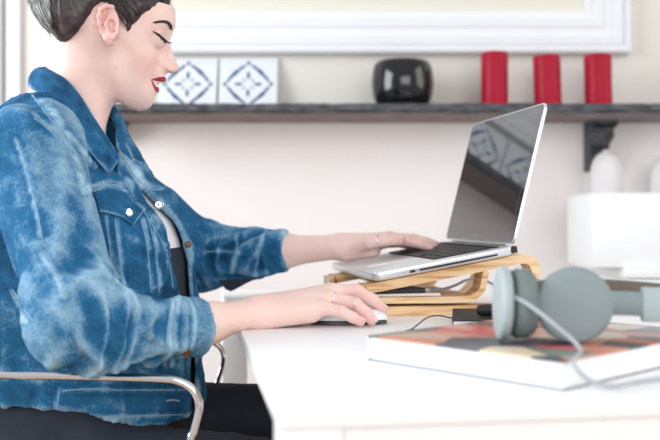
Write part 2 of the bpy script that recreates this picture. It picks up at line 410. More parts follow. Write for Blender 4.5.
# ------------------------------------------------------------------ mantel shelf on brackets
SD = 2.40; ZT = CZ+(220-103)/FPX*SD; ZB = CZ+(220-113)/FPX*SD
mx0, mx1 = px2x(103, SD), 1.25
def mantel():
    t = empty('mantel_shelf', ((mx0+mx1)/2, YW-.12, ZB), 'long dark slate mantel shelf with rough chipped edge on two stone brackets', 'shelf')
    b = MB(); n = 220; L = mx1-mx0; vs = []; fs = []
    ys = [0, .004, .012]
    for i in range(n+1):
        x = mx0+L*i/n
        j = vnoise(np.array([[x*40, 1.5, 2], [x*14, 5, 2], [x*60, 9, 1.]]))
        f = SD+.0025*j[0]+.002*j[1]
        zt = ZT-.0006+.0012*j[2]; zb = ZB+.0015*j[1]
        ring = [(x, YW-.001, ZT), (x, f+.02, ZT), (x, f+.003, zt), (x, f, zt-.004), (x, f-.001+.003*j[0], (ZT+ZB)/2), (x, f+.002, zb+.003), (x, f+.006, zb), (x, YW-.001, ZB)]
        vs += [(a-t.location.x, bb-t.location.y, c-t.location.z) for a, bb, c in ring]
    for i in range(n):
        for k in range(8):
            q = (k+1) % 8; fs.append((i*8+k, i*8+q, i*8+8+q, i*8+8+k))
    fs += [tuple(range(8)), tuple(range(n*8+7, n*8-1, -1))]
    b.add(vs, fs)
    for i, f in enumerate(b.f):
        zz = [b.v[k][2] for k in f]; yy = [b.v[k][1] for k in f]
        if len(f) == 4 and max(zz) < .006 and max(yy)-min(yy) > .05: b.mi[i] = 1
    b.build('slab', [M['slate'], M['slate_under']], t, angle=50)
    def bracket(px0, px1, ybot, D0, D1):
        b = MB(); x0, x1 = px2x(px0, D0), px2x(px1, D0); H = ZB-(CZ-(ybot-220)/FPX*D0)
        for k in range(14):
            u = k/13; z = ZB-u*H
            pr = D0+(.03*(u**1.6))+.006*math.sin(k*2.1)
            xr = x1-(x1-x0)*(.10+.42*u**1.3)+.004*math.sin(k*1.7+1) if k > 1 else x1
            if k == 0: rows = []
            rows.append([(x0, pr), (xr, pr+.006*math.sin(k*3)), (xr, YW-.001), (x0, YW-.001)])
            rows[-1] = [(a, c, z) for a, c in rows[-1]]
        vs = [tuple(Vector(q)-t.location) for r in rows for q in r]; fs = []
        for k in range(13):
            for j in range(4): fs.append((k*4+j, k*4+(j+1) % 4, k*4+4+(j+1) % 4, k*4+4+j))
        fs += [(0, 1, 2, 3), (55, 54, 53, 52)]
        b.add(vs, fs); b.build('bracket', M['slate'], t, angle=25)
    bracket(591, 619, 171, 2.575, YW); bracket(104, 122, 137, 2.55, YW)
    return t
mantel()

# picture frame (white stepped moulding) above the shelf
def frame():
    x0, x1 = px2x(122, 2.60), px2x(633, 2.60); zb = CZ+(220-52)/FPX*2.60; zt = zb+.95
    t = empty('picture_frame', ((x0+x1)/2, YW, zb), 'large white stepped moulding frame hung above the dark mantel shelf', 'picture frame')
    prof = [(0, 0), (0, .035), (.006, .040), (.014, .040), (.017, .030), (.022, .030), (.026, .036), (.046, .036), (.050, .028), (.075, .026), (.079, .030), (.10, .030), (.104, .020), (.126, .018), (.13, .008), (.13, 0)]
    b = MB(); c = [(x0, zb, 1, 1), (x1, zb, -1, 1), (x1, zt, -1, -1), (x0, zt, 1, -1)]; n = len(prof); vs = []
    for (cx, cz, sx, sz) in c:
        for (w_, h_) in prof: vs.append((cx+sx*w_-t.location.x, YW-h_-.0-t.location.y, cz+sz*w_-t.location.z))
    fs = []
    for i in range(4):
        j = (i+1) % 4
        for k in range(n): fs.append((i*n+k, i*n+(k+1) % n, j*n+(k+1) % n, j*n+k))
    b.add(vs, fs); b.build('moulding', M['white_paint'], t, angle=25)
    b = MB(); b.box(((0), -.006, .475), (x1-x0-.25, .006, .95-.25)); b.build('panel', M['ivory'], t)
frame()

# ------------------------------------------------------------------ things on the shelf
def tile(px0, px1, label):
    D = 2.594; x0, x1 = px2x(px0, D), px2x(px1, D); s = x1-x0; zc = s/2
    b = MB(); b.box((0, 0, zc), (s, .008, s), bev=.0015)
    b.m = 1; y = -.0045
    def blob(pts, wd):
        # little brush strokes as thin raised glaze
        n = len(pts); vs = []; fs = []
        for i, (u, v) in enumerate(pts):
            a = pts[max(i-1, 0)]; c = pts[min(i+1, n-1)]; dx, dz = c[0]-a[0], c[1]-a[1]; l = math.hypot(dx, dz); nx, nz = -dz/l, dx/l
            ww = wd*(math.sin(PI*(i+.6)/(n+.2))**.5)*s
            vs += [(u*s+nx*ww, y, zc+v*s+nz*ww), (u*s-nx*ww, y, zc+v*s-nz*ww)]
        for i in range(n-1): fs.append((2*i, 2*i+1, 2*i+3, 2*i+2))
        b.add(vs, fs)
    for k in range(4):
        c_, s_ = math.cos(k*PI/2), math.sin(k*PI/2); R = lambda u, v: (c_*u-s_*v, s_*u+c_*v)
        # bowed diamond side made of three strokes
        side = [(.045+.315*t_, .36-.315*t_+.028*math.sin(PI*t_)) for t_ in np.linspace(0, 1, 19)]
        blob([R(*q) for q in side[0:8]], .024); blob([R(*q) for q in side[5:14]], .034); blob([R(*q) for q in side[11:19]], .024)
        blob([R(0, .17+.05*math.cos(a)) if i % 2 else R(.001, .10+.13*i/8) for i, a in enumerate(np.linspace(0, PI, 9))][::2], .026)
        ring = [R(.035*math.cos(a), .395+.035*math.sin(a)) for a in np.linspace(0, 2*PI, 9)]
        n0 = len(ring)-1; b.add([(u*s, y, zc+v*s) for u, v in ring[:-1]], [tuple(range(n0))])
        blob([R(.05+.05*i/4, .05+.05*i/4) for i in range(5)], .012)
    o = b.build('ceramic_tile', [M['tile'], M['tile_blue']], None, smooth=False)
    o.location = ((x0+x1)/2, D, ZT+.0004); o.rotation_euler = (-.30, 0, 0)
    tag(o, label, 'tile', 'blue patterned tiles leaning on the mantel shelf')
tile(157, 216, 'white tile with blue diamond motif leaning on shelf right beside the face')
tile(218, 277, 'white tile with blue diamond motif on shelf, between other tile and black bowl')
def vase():
    D = 2.51; k = D/FPX; r = 31*k; h = 46*k
    prof = [(r*.70, 0), (r*.80, .003), (r*.93, h*.2), (r*.99, h*.42), (r, h*.58), (r*.96, h*.8), (r*.90, h*.93), (r*.84, h*.985), (r*.78, h), (r*.72, h*.99), (r*.74, h*.9), (r*.84, h*.6), (r*.80, h*.2), (r*.5, h*.1), (.0001, h*.1)]
    q = [tuple(p)[:2] for p in spline([(a, c, 0) for a, c in prof], 4)]
    b = MB(); b.lathe(q, n=72); o = b.build('round_bowl', M['black_glaze'], None, angle=60)
    o.location = (px2x(402.5, D), D, ZT+.0006); tag(o, 'squat glossy black bowl with rounded sides on the dark mantel shelf', 'bowl')
vase()
def candle(px, py_top, tilt, label, wpx=27):
    D = 2.50; k = D/FPX; r = wpx/2*k; h = (105.5-py_top)*k
    t = empty('pillar_candle', (px2x(px, D), D, ZT+.0006), label, 'candle', 'red pillar candles on the mantel shelf')
    b = MB(); prof = [(r*.98, .004), (r, .008), (r*.995, h*.5), (r, h-.006), (r*.98, h-.001), (r*.92, h), (r*.82, h-.003), (r*.4, h-.007), (.0005, h-.008)]
    b.lathe(prof, n=48)
    Mx = Matrix.Rotation(tilt, 3, 'Y')
    b.v = [tuple(Mx @ Vector(v)) for v in b.v]; b.build('wax_body', M['red_wax'], t, angle=60)
    b = MB(); b.tube([Mx @ Vector((0, 0, h-.009)), Mx @ Vector((.001, 0, h-.003)), Mx @ Vector((.003, 0, h+.001))], .0009, 6); b.build('wick', M['wick'], t)
    return t
saucers = []
for px, pt, tl, lb in ((494.5, 51, .0, 'red pillar candle beside black bowl, leftmost of the three'), (548, 54, -.03, 'red pillar candle standing between the two other red candles'), (598.5, 53, -.02, 'red pillar candle above the stone bracket, rightmost of three')):
    c = candle(px, pt, tl, lb)
    b = MB(); b.lathe([(.036, 0), (.044, .0012), (.045, .0028), (.037, .003), (.0001, .003)], n=40); o = b.build('saucer', M['plastic_white'], None)
    o.location = (c.location.x+.006, c.location.y-.003, ZT+.0004)
    tag(o, 'thin white saucer under the '+lb.split(',')[0].replace('standing ', ''), 'saucer', 'white saucers under the candles')

# ------------------------------------------------------------------ right: sideboard, white box, two domed vases
sb = empty('sideboard', (1.17, 2.42, 0), 'low white sideboard against the wall behind the box', 'sideboard')
b = MB(); b.box((0, 0, .755), (.90, .44, .025), bev=.002); b.build('top', M['box_white'], sb)
b = MB(); b.box((0, 0, .40), (.88, .42, .68), bev=.002); b.build('carcass', M['box_white'], sb)
for s_ in (-1, 1):
    b = MB(); b.box((s_*.22, -.214, .40), (.43, .014, .66), bev=.002); d_ = b.build('door', M['box_white'], sb)
    b = MB(); b.lathe([(.008, 0), (.006, .012), (.012, .018), (.0001, .02)], (s_*.04, -.221, .42), 20, Matrix.Rotation(PI/2, 3, 'X')); b.build('knob', M['silver'], d_)
for sx in (-1, 1):
    for sy in (-1, 1):
        b = MB(); b.lathe([(.018, 0), (.022, .06)], (sx*.4, sy*.18, 0), 16); b.build('foot', M['box_white'], sb)
x0 = px2x(592, 2.215); x1 = x0+.40
bx = empty('storage_box', ((x0+x1)/2, 2.215+.115, .768), 'plain white square-edged box on the sideboard under stone bracket', 'box')
b = MB(); b.box((0, 0, .090), (x1-x0, .23, .180), bev=.002); b.build('body', M['box_white'], bx)
b = MB(); b.box((0, 0, .1825), (x1-x0-.004, .226, .004), bev=.001); b.build('lid', M['box_white'], bx)
def bottle(px, w_px, ytop, label, D=2.52):
    k = D/FPX; r = w_px/2*k; h = CZ+(220-ytop)*k-.768
    q = [(r*.92, 0), (r, .006), (r, h*.72), (r*.97, h*.80), (r*.85, h*.88), (r*.6, h*.95), (r*.25, h*.985), (r*.2, h), (.0001, h)]
    q = [tuple(p)[:2] for p in spline([(a, c, 0) for a, c in q], 4)]
    b = MB(); b.lathe(q, n=48); o = b.build('domed_jar', M['frost'], None, angle=60); o.location = (px2x(px, D), D, .768)
    tag(o, label, 'jar', 'pale domed jars behind the white box')
bottle(606.5, 33, 150, 'pale domed jar behind the white box directly below bracket')
bottle(664, 30, 156, 'pale domed jar behind the white box at the right picture edge')

# ------------------------------------------------------------------ table
TZ = .74
A0 = Vector((-.0400, .694, 0)); ang = math.atan2(1.166, -.186)      # left edge direction
eT = Vector((math.cos(ang), math.sin(ang), 0)); sT = Vector((eT.y, -eT.x, 0))
TL, TW = 1.181, .98
tb = empty('desk', A0+eT*TL/2+sT*TW/2-Vector((0, 0, 0)), 'white rectangular desk holding laptop, mouse, book and headphones', 'desk', rz=math.atan2(sT.y, sT.x))
b = MB(); b.box((0, 0, TZ-.009), (TW, TL, .018), bev=.0015); b.build('table_top', M['table'], tb)
for sx in (-1, 1):
    for sy in (-1, 1):
        b = MB(); b.box((sx*(TW/2-.0265), sy*(TL/2-.0265), (TZ-.0185)/2), (.05, .05, TZ-.0185), bev=.001); b.build('leg', M['table'], tb)
for sy in (-1, 1):
    b = MB(); b.box((0, sy*(TL/2-.014), TZ-.044), (TW-.105, .02, .05)); b.build('rail', M['table'], tb)

# ------------------------------------------------------------------ laptop + stand
yaw = math.radians(11.0); pit = math.radians(10.0); lid = math.radians(66.0)
LW, LL = .325, .227
F0 = Vector((.063, 1.335, CZ-.079))
e_ = Vector((math.cos(yaw)*math.cos(pit), math.sin(yaw)*math.cos(pit), math.sin(pit)))
s_v = Vector((-math.sin(yaw), math.cos(yaw), 0)); n_v = e_.cross(s_v)
LM = Matrix((e_, s_v, n_v)).transposed()
lt = empty('laptop', F0, 'open silver laptop with black screen raised on the wooden stand', 'laptop'); lt.rotation_mode = 'QUATERNION'; lt.rotation_quaternion = LM.to_quaternion()
b = MB()
def rrect(x0, x1, y0, y1, r, n=6):
    out = []
    for cx, cy, a0 in ((x1-r, y0+r, -PI/2), (x1-r, y1-r, 0), (x0+r, y1-r, PI/2), (x0+r, y0+r, PI)):
        for k in range(n+1): out.append((cx+r*math.cos(a0+PI/2*k/n), cy+r*math.sin(a0+PI/2*k/n)))
    return out
def stack(b, polyf, levels, frm):    # levels: (inset, h)
    rows = [[frm(u, v, h) for u, v in polyf(i)] for i, h in levels]; n = len(rows[0]); vs = [p for r in rows for p in r]; fs = []
    for j in range(len(rows)-1):
        for k in range(n): fs.append((j*n+k, j*n+(k+1) % n, (j+1)*n+(k+1) % n, (j+1)*n+k))
    fs += [tuple(range(n-1, -1, -1)), tuple((len(rows)-1)*n+k for k in range(n))]
    b.add(vs, fs)
stack(b, lambda i: rrect(i, LL-i*.3, i, LW-i, .012), [(.008, -.0145), (.002, -.0125), (.0004, -.010), (0, -.002), (.0006, -.0004), (.0012, 0)], lambda u, v, h: (u, v, h))
base = b.build('base', M['alu'], lt, angle=50)
b = MB(); b.box((.135, -.0002, -.0085), (.125, .0012, .0028)); b.build('disc_slot', M['alu_dark'], lt)
b = MB(); b.box((.061, -.0002, -.0085), (.008, .0012, .004), bev=.0005); b.build('lock_slot', M['alu_dark'], lt)
b = MB(); b.box((.058, LW/2, .0002), (.075, .105, .0006), bev=.0002); b.build('trackpad', M['alu'], lt)
b = MB(); b.box((.158, LW/2, .0001), (.108, .278, .0005)); b.build('keyboard_well', M['alu_dark'], lt)
km = None
rows = 6
for r_ in range(rows):
    xk = .205-r_*.0183 if r_ else .2075
    cnt = 14 if r_ < 5 else 9
    for c_ in range(cnt):
        wd = .0165
        yk = LW/2+.13-c_*.02
        if r_ == 5 and c_ in (4,): wd, yk = .0165*5.6, LW/2
        elif r_ == 5: yk = LW/2+(.13-c_*.02 if c_ < 4 else -.13+(8-c_)*.02)
        b = MB(); b.box((0, 0, 0), (.0155 if r_ else .008, wd, .0014), bev=.0004); k_ = b.build('key', M['key'], lt)
        k_.location = (xk, yk, .0012)
for y_ in (.035, LW-.035):
    for x_ in (.03, LL-.03):
        b = MB(); b.lathe([(.007, 0), (.0065, -.0018)], (x_, y_, -.0142), 16); b.build('rubber_foot', M['rubber'], lt)
# lid
lp = bpy.data.objects.new('lid', None)
b = MB(); cl, sl = math.cos(lid), math.sin(lid); hz = (LL-.004, 0, .000)
def lf(u, v, h):    # u up the lid, v across, h thickness (towards back)
    return (hz[0]+u*cl+h*sl, v, hz[2]+u*sl-h*cl)
stack(b, lambda i: [(x, y) for x, y in rrect(.004+i, LL+.002-i, i, LW-i, .011)], [(.0006, 0), (0, .0008), (0, .004), (.003, .0062), (.010, .007)], lf)
lido = b.build('lid', M['alu'], lt, angle=50)
b = MB(); stack(b, lambda i: rrect(.006+i, LL-i, .0018+i, LW-.0018-i, .010), [(0, .0003), (.0003, -.0004)], lf); b.build('bezel', M['bezel'], lido, angle=50)
b = MB(); stack(b, lambda i: rrect(.026, LL-.012, .017, LW-.017, .0006), [(0, -.0003), (0, -.0006)], lf); b.build('screen', M['screen'], lido)
b = MB(); b.tube([(hz[0]+.003, .04, -.004), (hz[0]+.003, LW-.04, -.004)], .0055, 16); b.box((hz[0]+.0035, LW/2, -.006), (.009, LW-.002, .010)); b.build('hinge', M['alu_dark'], lt)
tx = bpy.data.curves.new('lettering', 'FONT'); tx.body = 'MacBook Pro'; tx.size = .0062; tx.align_x = 'CENTER'; tx.extrude = .00005
to = bpy.data.objects.new('lettering', tx); link(to)
to.data.materials.append(M['letter'])
dg = bpy.context.evaluated_depsgraph_get(); me = bpy.data.meshes.new_from_object(to.evaluated_get(dg)); bpy.data.objects.remove(to)
to = bpy.data.objects.new('lettering', me); link(to, lido)
# text x -> towards near (-v), text y -> up lid u, normal -> -h
up = Vector((cl, 0, sl)); xr = Vector((0, -1, 0)); nz = xr.cross(up)
RM = Matrix((xr, up, nz)).transposed().to_4x4(); RM.translation = Vector(lf(.0125, LW/2, -.0006)); to.matrix_local = RM

# stand: near side plane
sy0 = F0+s_v*.012
def sp(px, py):      # pixel on the near side plane of the stand -> (s, z above table)
    t_ = (px-330)/FPX; c_, sn = math.cos(yaw), math.sin(yaw)
    s = (t_*sy0.y-sy0.x)/(c_-t_*sn); D = sy0.y+s*sn
    return (s, CZ-(py-220)/FPX*D-TZ)
st = empty('laptop_stand', (sy0.x, sy0.y, TZ), 'striped bentwood laptop stand with inner shelf, under the silver laptop', 'stand', rz=yaw)
def strip(path, th):
    path = [Vector((a, c, 0)) for a, c in path]; L = []; R_ = []
    for i, p in enumerate(path):
        a = path[max(i-1, 0)]; c = path[min(i+1, len(path)-1)]; d = (c-a).normalized(); n = Vector((-d.y, d.x, 0))
        L.append((p.x+n.x*th/2, p.y+n.y*th/2)); R_.append((p.x-n.x*th/2, p.y-n.y*th/2))
    return L+R_[::-1]
def strip_mesh(b, path, th, y0, y1):
    n = len(path); pl = strip(path, th); vs = []
    for y in (y0, y1): vs += [(a, y, c) for a, c in pl]
    fs = []; N = 2*n
    for i in range(n-1):
        fs.append((i, i+1, N-2-i, N-1-i)); fs.append((N+i, N+N-1-i, N+N-2-i, N+i+1))
    for i in range(N): fs.append((i, (i+1) % N, N+(i+1) % N, N+i))
    b.add(vs, fs)
zl = lambda s, off: (F0.z-TZ)+(s-.0)*math.tan(pit)-.0163/math.cos(pit)-off   # underside line of laptop above table
th = .0145; INZ = .0238
s0, s1 = -.012, sp(528, 255)[0]
pts = [(s0+.002, th/2+.0005), (s0+.002, zl(s0, 0)-.008), (s0+.012, zl(s0+.012, th/2)), (s0+.06, zl(s0+.06, th/2)), (s1-.06, zl(s1-.06, th/2)), (s1-.02, zl(s1-.02, th/2)+.0005), (s1+.002, zl(s1, th/2)-.003), (s1+.013, zl(s1, th/2)-.018), (s1+.012, zl(s1, th/2)-.045), (s1+.004, .028), (s1-.012, .011), (s1-.035, th/2), (s1-.1, th/2), (.03, th/2), (s0+.0095, th/2)]
outer = [tuple(p)[:2] for p in spline([(a, c, 0) for a, c in pts], 5)]
qs = [(.006, INZ), (.05, INZ), (sp(462, 301)[0], INZ), (sp(474, 299)[0], INZ+.0035), (sp(482, 290)[0], sp(482, 290)[1]), (sp(485, 278)[0], sp(485, 278)[1]), (sp(487, 268)[0], zl(sp(487, 268)[0], th)-.0005)]
inner = [tuple(p)[:2] for p in spline([(a, c, 0) for a, c in qs], 5)]
for y0 in (0, .235):
    b = MB(); strip_mesh(b, outer, th, y0, y0+.036); r_ = b.build('side_loop', M['wood'], st, angle=30)
    b = MB(); strip_mesh(b, inner, .0092, y0, y0+.036); b.build('inner_bend', M['wood'], st, angle=30)
    b = MB(); b.box((s0-.0066, y0+.018, zl(s0, 0)/2), (.004, .036, zl(s0, 0)-.002)); b.build('front_face', M['wood_end'], st)
b = MB(); b.box((.095, .1315, INZ), (.15, .207, .008)); b.build('shelf_board', M['wood'], st)
b = MB(); b.box((.16, .1315, zl(.16, th/2)), (.05, .207, th*.7), Matrix.Rotation(-pit, 3, 'Y')); b.build('cross_board', M['wood'], st)
b = MB(); b.box((.05, .1315, zl(.05, th/2)), (.04, .207, th*.7), Matrix.Rotation(-pit, 3, 'Y')); b.build('cross_board', M['wood'], st)

# things on the stand's shelf
shelf_z = TZ+INZ+.0048
def onstand(s, y): c_, sn = math.cos(yaw), math.sin(yaw); return Vector((sy0.x+s*c_-y*sn, sy0.y+s*sn+y*c_, 0))
p_ = onstand(.062, .085)
b = MB(); b.box((0, 0, .0019), (.105, .14, .0038), bev=.0008); o = b.build('paper_pad', M['paper'], None); o.location = (p_.x, p_.y, shelf_z); o.rotation_euler = (0, 0, yaw)
tag(o, 'thin white paper pad on stand shelf beneath the black drive', 'paper pad')
p_ = onstand(.048, .075)
hd = empty('portable_drive', (p_.x, p_.y, shelf_z+.0040), 'flat dark graphite portable drive lying on the stand shelf', 'drive', rz=yaw+.12)
b = MB(); stack(b, lambda i: rrect(-.042+i, .042-i, -.055+i, .055-i, .008), [(.001, 0), (0, .001), (0, .0058), (.001, .0068)], lambda u, v, h: (u, v, h)); b.build('case', M['drive'], hd, angle=50)
b = MB(); b.box((.046, -.04, .0036), (.016, .011, .0055), bev=.001); b.build('plug', M['alu'], hd)
pp = [onstand(.104, .03)+Vector((0, 0, shelf_z+.0085)), onstand(.125, .032)+Vector((0, 0, shelf_z+.009)), onstand(.15, .05)+Vector((0, 0, shelf_z+.013)), onstand(.18, .08)+Vector((0, 0, shelf_z+.019)), onstand(.22, .12)+Vector((0, 0, shelf_z+.018)), onstand(.285, .17)+Vector((0, 0, TZ+.02)), onstand(.34, .21)+Vector((0, 0, TZ+.003)), onstand(.44, .23)+Vector((0, 0, TZ+.003))]
b = MB(); b.tube(spline(pp, 8), .0022, 8); o = b.build('usb_cable', M['cable_grey'], None); tag(o, 'thin grey cable running from dark drive through the stand', 'cable')

# notebook, pen case, bookmark
nb_c = P(452, 331, 1.176); yn = math.radians(-8)
nb = empty('notebook', (nb_c.x, nb_c.y, TZ), 'small black covered notebook with white page edges behind the headphones', 'notebook', rz=yn)
b = MB(); b.box((.058, .078, .0072), (.112, .15, .0108)); b.build('pages', M['paper'], nb)
b = MB(); b.box((.059, .078, .0136), (.118, .156, .0018), bev=.0005); b.box((.059, .078, .0009), (.118, .156, .0018), bev=.0005); b.box((.1175, .078, .0072), (.0016, .156, .014), bev=.0005); b.build('cover', M['rubber'], nb)
rb = spline([(.004, .03, .0135), (-.004, .024, .0150), (-.018, .012, .0185), (-.032, .0, .017), (-.044, -.012, .009), (-.054, -.02, .0018)], 6)
b = MB(); b.tube(rb, .0009, 6); b.tube([rb[-1]+Vector((.006, .002, .001)), rb[-1], rb[-1]+Vector((-.005, -.002, -.0008))], [.0012, .0024, .0014], 8); b.build('bookmark_cord', M['rubber'], nb)
p_ = Matrix.Rotation(yn, 3, 'Z') @ Vector((.033, .045, 0))+Vector((nb_c.x, nb_c.y, TZ+.0147))
pc = empty('marker_pen', p_, 'thick black pen lying on the black notebook', 'pen', rz=-.05)
b = MB(); R90 = Matrix.Rotation(PI/2, 3, 'Y')
b.lathe([(.0045, 0), (.0072, .003), (.0080, .01), (.0082, .05), (.0078, .062)], (0, 0, .0085), 24, R90); b.build('cap', M['rubber'], pc)
b = MB(); b.lathe([(.0074, .062), (.0074, .115), (.006, .122), (.004, .124)], (0, 0, .0085), 24, R90); b.build('barrel', M['rubber'], pc)

# ------------------------------------------------------------------ mouse
ms = empty('computer_mouse', (.026, 1.264, TZ), 'white computer mouse on the desk under the right hand', 'mouse', rz=math.radians(5))
def mouse_part(z0, z1, name, m, grow=0):
    b = MB(); n = 40; rows_ = []
    for (q, zz) in [(1.0, z0), (1.0, (z0*2+z1)/3), (.975, (z0+z1)/2), (.90, z0+(z1-z0)*.72), (.74, z0+(z1-z0)*.88), (.5, z0+(z1-z0)*.96), (.2, z1)]:
        r = []
        for k in range(n):
            a = 2*PI*k/n; c_, s__ = math.cos(a), math.sin(a)
            x = math.copysign(abs(c_)**.75, c_)*(.055+grow)*q; y = math.copysign(abs(s__)**.75, s__)*(.029+grow)*q
            zf = 1-.35*max(0, x/.055)**2-.1*max(0, -x/.055)**2
            r.append((x, y, z0+(zz-z0)*zf))
        rows_.append(r)
    vs = [p for r in rows_ for p in r]; fs = []
    for j in range(len(rows_)-1):
        for k in range(n): fs.append((j*n+k, j*n+(k+1) % n, (j+1)*n+(k+1) % n, (j+1)*n+k))
    fs += [tuple(range(n-1, -1, -1)), tuple((len(rows_)-1)*n+k for k in range(n))]
    b.add(vs, fs); return b.build(name, m, ms, angle=70)
mouse_part(.0008, .012, 'underside', M['drive'], -.001); mouse_part(.0065, .024, 'shell', M['plastic_white'])

# ------------------------------------------------------------------ book
bk_o = Vector((px2x(563, .759), .759, TZ)); ba = math.radians(43)
bk = empty('art_book', bk_o, 'thick white-edged book with colourful cover under the headphones', 'book', rz=ba)
# local x = right/away direction, local y = left/away direction
BX, BY, BH = .29, .232, .0262
def cover_mat():
    m = mat('printed_cover', (.5, .4, .35), .3, coat=.2); n = m.node_tree.nodes; l = m.node_tree.links
    tc = n.new('ShaderNodeTexCoord'); v = n.new('ShaderNodeTexVoronoi'); v.inputs['Scale'].default_value = 19; v.inputs['Randomness'].default_value = 1
    mp = n.new('ShaderNodeMapping'); mp.inputs['Scale'].default_value = (1.3, 1, .01); mp.inputs['Location'].default_value = (.37, .9, 0); l.new(tc.outputs['Object'], mp.inputs[0]); l.new(mp.outputs[0], v.inputs[0])
    s = n.new('ShaderNodeSeparateColor'); l.new(v.outputs['Color'], s.inputs[0])
    r = n.new('ShaderNodeValToRGB'); r.color_ramp.interpolation = 'CONSTANT'; e = r.color_ramp.elements
    cols = [(0, (.60, .22, .14)), (.16, (.06, .06, .08)), (.34, (.70, .58, .42)), (.5, (.62, .06, .09)), (.62, (.52, .34, .24)), (.76, (.10, .10, .13)), (.86, (.75, .70, .60)), (.94, (.16, .20, .16))]
    e[0].position = 0; e[0].color = (*cols[0][1], 1); e[1].position = cols[1][0]; e[1].color = (*cols[1][1], 1)
    for p, c in cols[2:]: x = e.new(p); x.color = (*c, 1)
    l.new(s.outputs[0], r.inputs[0]); l.new(r.outputs[0], n['Principled BSDF'].inputs['Base Color'])
    return m
M['cover'] = cover_mat()
b = MB(); b.box((BX/2, BY/2, BH/2), (BX-.006, BY-.004, BH-.004)); b.build('pages', M['paper'], bk)
b = MB(); b.box((BX/2, BY/2, BH-.001), (BX, BY, .002), bev=.0006); b.build('front_cover', M['cover'], bk)
M['cover_back'] = mat('grey_back_cover', (.30, .31, .35), .4, bump=(100, .03, .0003))
b = MB(); b.box((BX/2, BY/2, .0011), (BX, BY, .002), bev=.0006); b.build('back_cover', M['cover_back'], bk)
b = MB(); b.box((BX/2, BY-.0008, BH/2), (BX, .0016, BH-.002), bev=.0004); b.build('spine', M['plastic_white'], bk)

# ------------------------------------------------------------------ headphones
HZ = TZ+BH+.0002
hp = empty('headphones', (px2x(573, .88), .90, HZ), 'matte grey-green on-ear headphones resting on the colourful book', 'headphones')
hl = hp.location
def cup(c, nrm, r, th_, m, pad=1):
    # nrm = outward direction (away from the ear pad)
    z = Vector(nrm).normalized(); x = Vector((0, 0, 1)).cross(z).normalized(); y = z.cross(x); Rm = Matrix((x, y, z)).transposed()
    c = Vector(c)-hl
    b = MB(); b.lathe([(r*.55, 0), (r*.93, .001), (r, .004), (r, th_*.72), (r*.97, th_*.88), (r*.9, th_*.96), (r*.6, th_), (.0002, th_)], c, 56, Rm); k = b.build('ear_cup', m, hp, angle=60)
    b = MB(); b.lathe([(r*.88, -.003), (r*.88, .001)], c, 48, Rm); b.build('gap_ring', M['hp_dark'], k)
    ps = pad
    b = MB(); b.lathe([(r*.35, -.004), (r*.45, -.012*ps), (r*.6, -.016*ps), (r*.8, -.0165*ps), (r*.93, -.012*ps), (r*.95, -.007), (r*.88, -.003), (r*.4, -.003)], c, 48, Rm); b.build('ear_pad', M['hp_pad'], k, angle=70)
    return k
rc = .0365
cz = HZ+rc
c2 = Vector((px2x(573, .875), .875, cz)); cup(c2, (-.12, -1, .05), rc, .014, M['hp'])
c1 = Vector((px2x(509, .885), .885, cz+.0005)); k1 = cup(c1, (-1, .03, .02), rc*.99, .012, M['hp_light'], 1.45)
# headband: from right cup to the right, round behind, back to left cup
hb = [c2+Vector((.028, .006, .001)), c2+Vector((.055, .012, 0)), c2+Vector((.085, .018, -.002)), c2+Vector((.115, .038, -.003)), c2+Vector((.128, .075, -.003)), c2+Vector((.108, .112, -.002)), c2+Vector((.06, .128, 0)), c2+Vector((.0, .112, 0)), c2+Vector((-.045, .075, 0)), c1+Vector((.012, .045, 0)), c1+Vector((.002, .024, 0))]
hs = spline([p-hl for p in hb], 7); N = len(hs)
def band(i0, i1, hw, th_, off, name, m, parent=hp):
    vs = []; fs = []
    for i in range(i0, i1):
        a = hs[max(i-1, 0)]; c = hs[min(i+1, N-1)]; t = (c-a).normalized(); n = Vector((t.y, -t.x, 0)).normalized(); p = hs[i]+n*off
        h = hw
        for (q, r) in ((-th_/2, -h*.85), (0, -h), (th_/2, -h*.85), (th_/2, h*.85), (0, h), (-th_/2, h*.85)): vs.append(p+n*q+Vector((0, 0, r)))
    n_ = i1-i0
    for i in range(n_-1):
        for k in range(6): fs.append((i*6+k, i*6+(k+1) % 6, i*6+6+(k+1) % 6, i*6+6+k))
    fs += [tuple(range(6)), tuple((n_-1)*6+k for k in range(5, -1, -1))]
    b = MB(); b.add(vs, fs); return b.build(name, m, parent, angle=60)
band(0, 13, .012, .005, 0, 'slider_arm', M['hp']); band(N-13, N, .012, .005, 0, 'slider_arm', M['hp'])
hbo = band(11, N-11, .0172, .006, 0, 'headband', M['hp_light']); band(12, N-12, .0165, .007, -.0062, 'band_padding', M['hp_brown'], hbo)
b = MB(); b.tube([c1+Vector((.004, -.0, .012))-hl, c1+Vector((.004, -.012, -.004))-hl, c1+Vector((.010, -.028, -.0))-hl], [.004, .0045, .003], 12); b.build('cable_socket', M['hp_light'], k1)
cb = [c1+Vector((.0, -.03, .008)), c1+Vector((.012, -.040, .001)), c1+Vector((.030, -.054, -.014)), c1+Vector((.050, -.072, -.0335)), P(573, 366, .752)+Vector((0, 0, .003)), P(590, 378, .75), P(615, 387, .775), P(645, 381, .80), P(700, 378, .83), P(760, 380, .85)]
cb[3].z = HZ+.0025
for i in (6, 7, 8, 9): cb[i].z = TZ+.0022
cb[5].z = TZ+.011
b = MB(); b.tube([p-hl for p in spline(cb, 8)], .0021, 8); b.build('audio_cable', M['cable_pale'], hp)

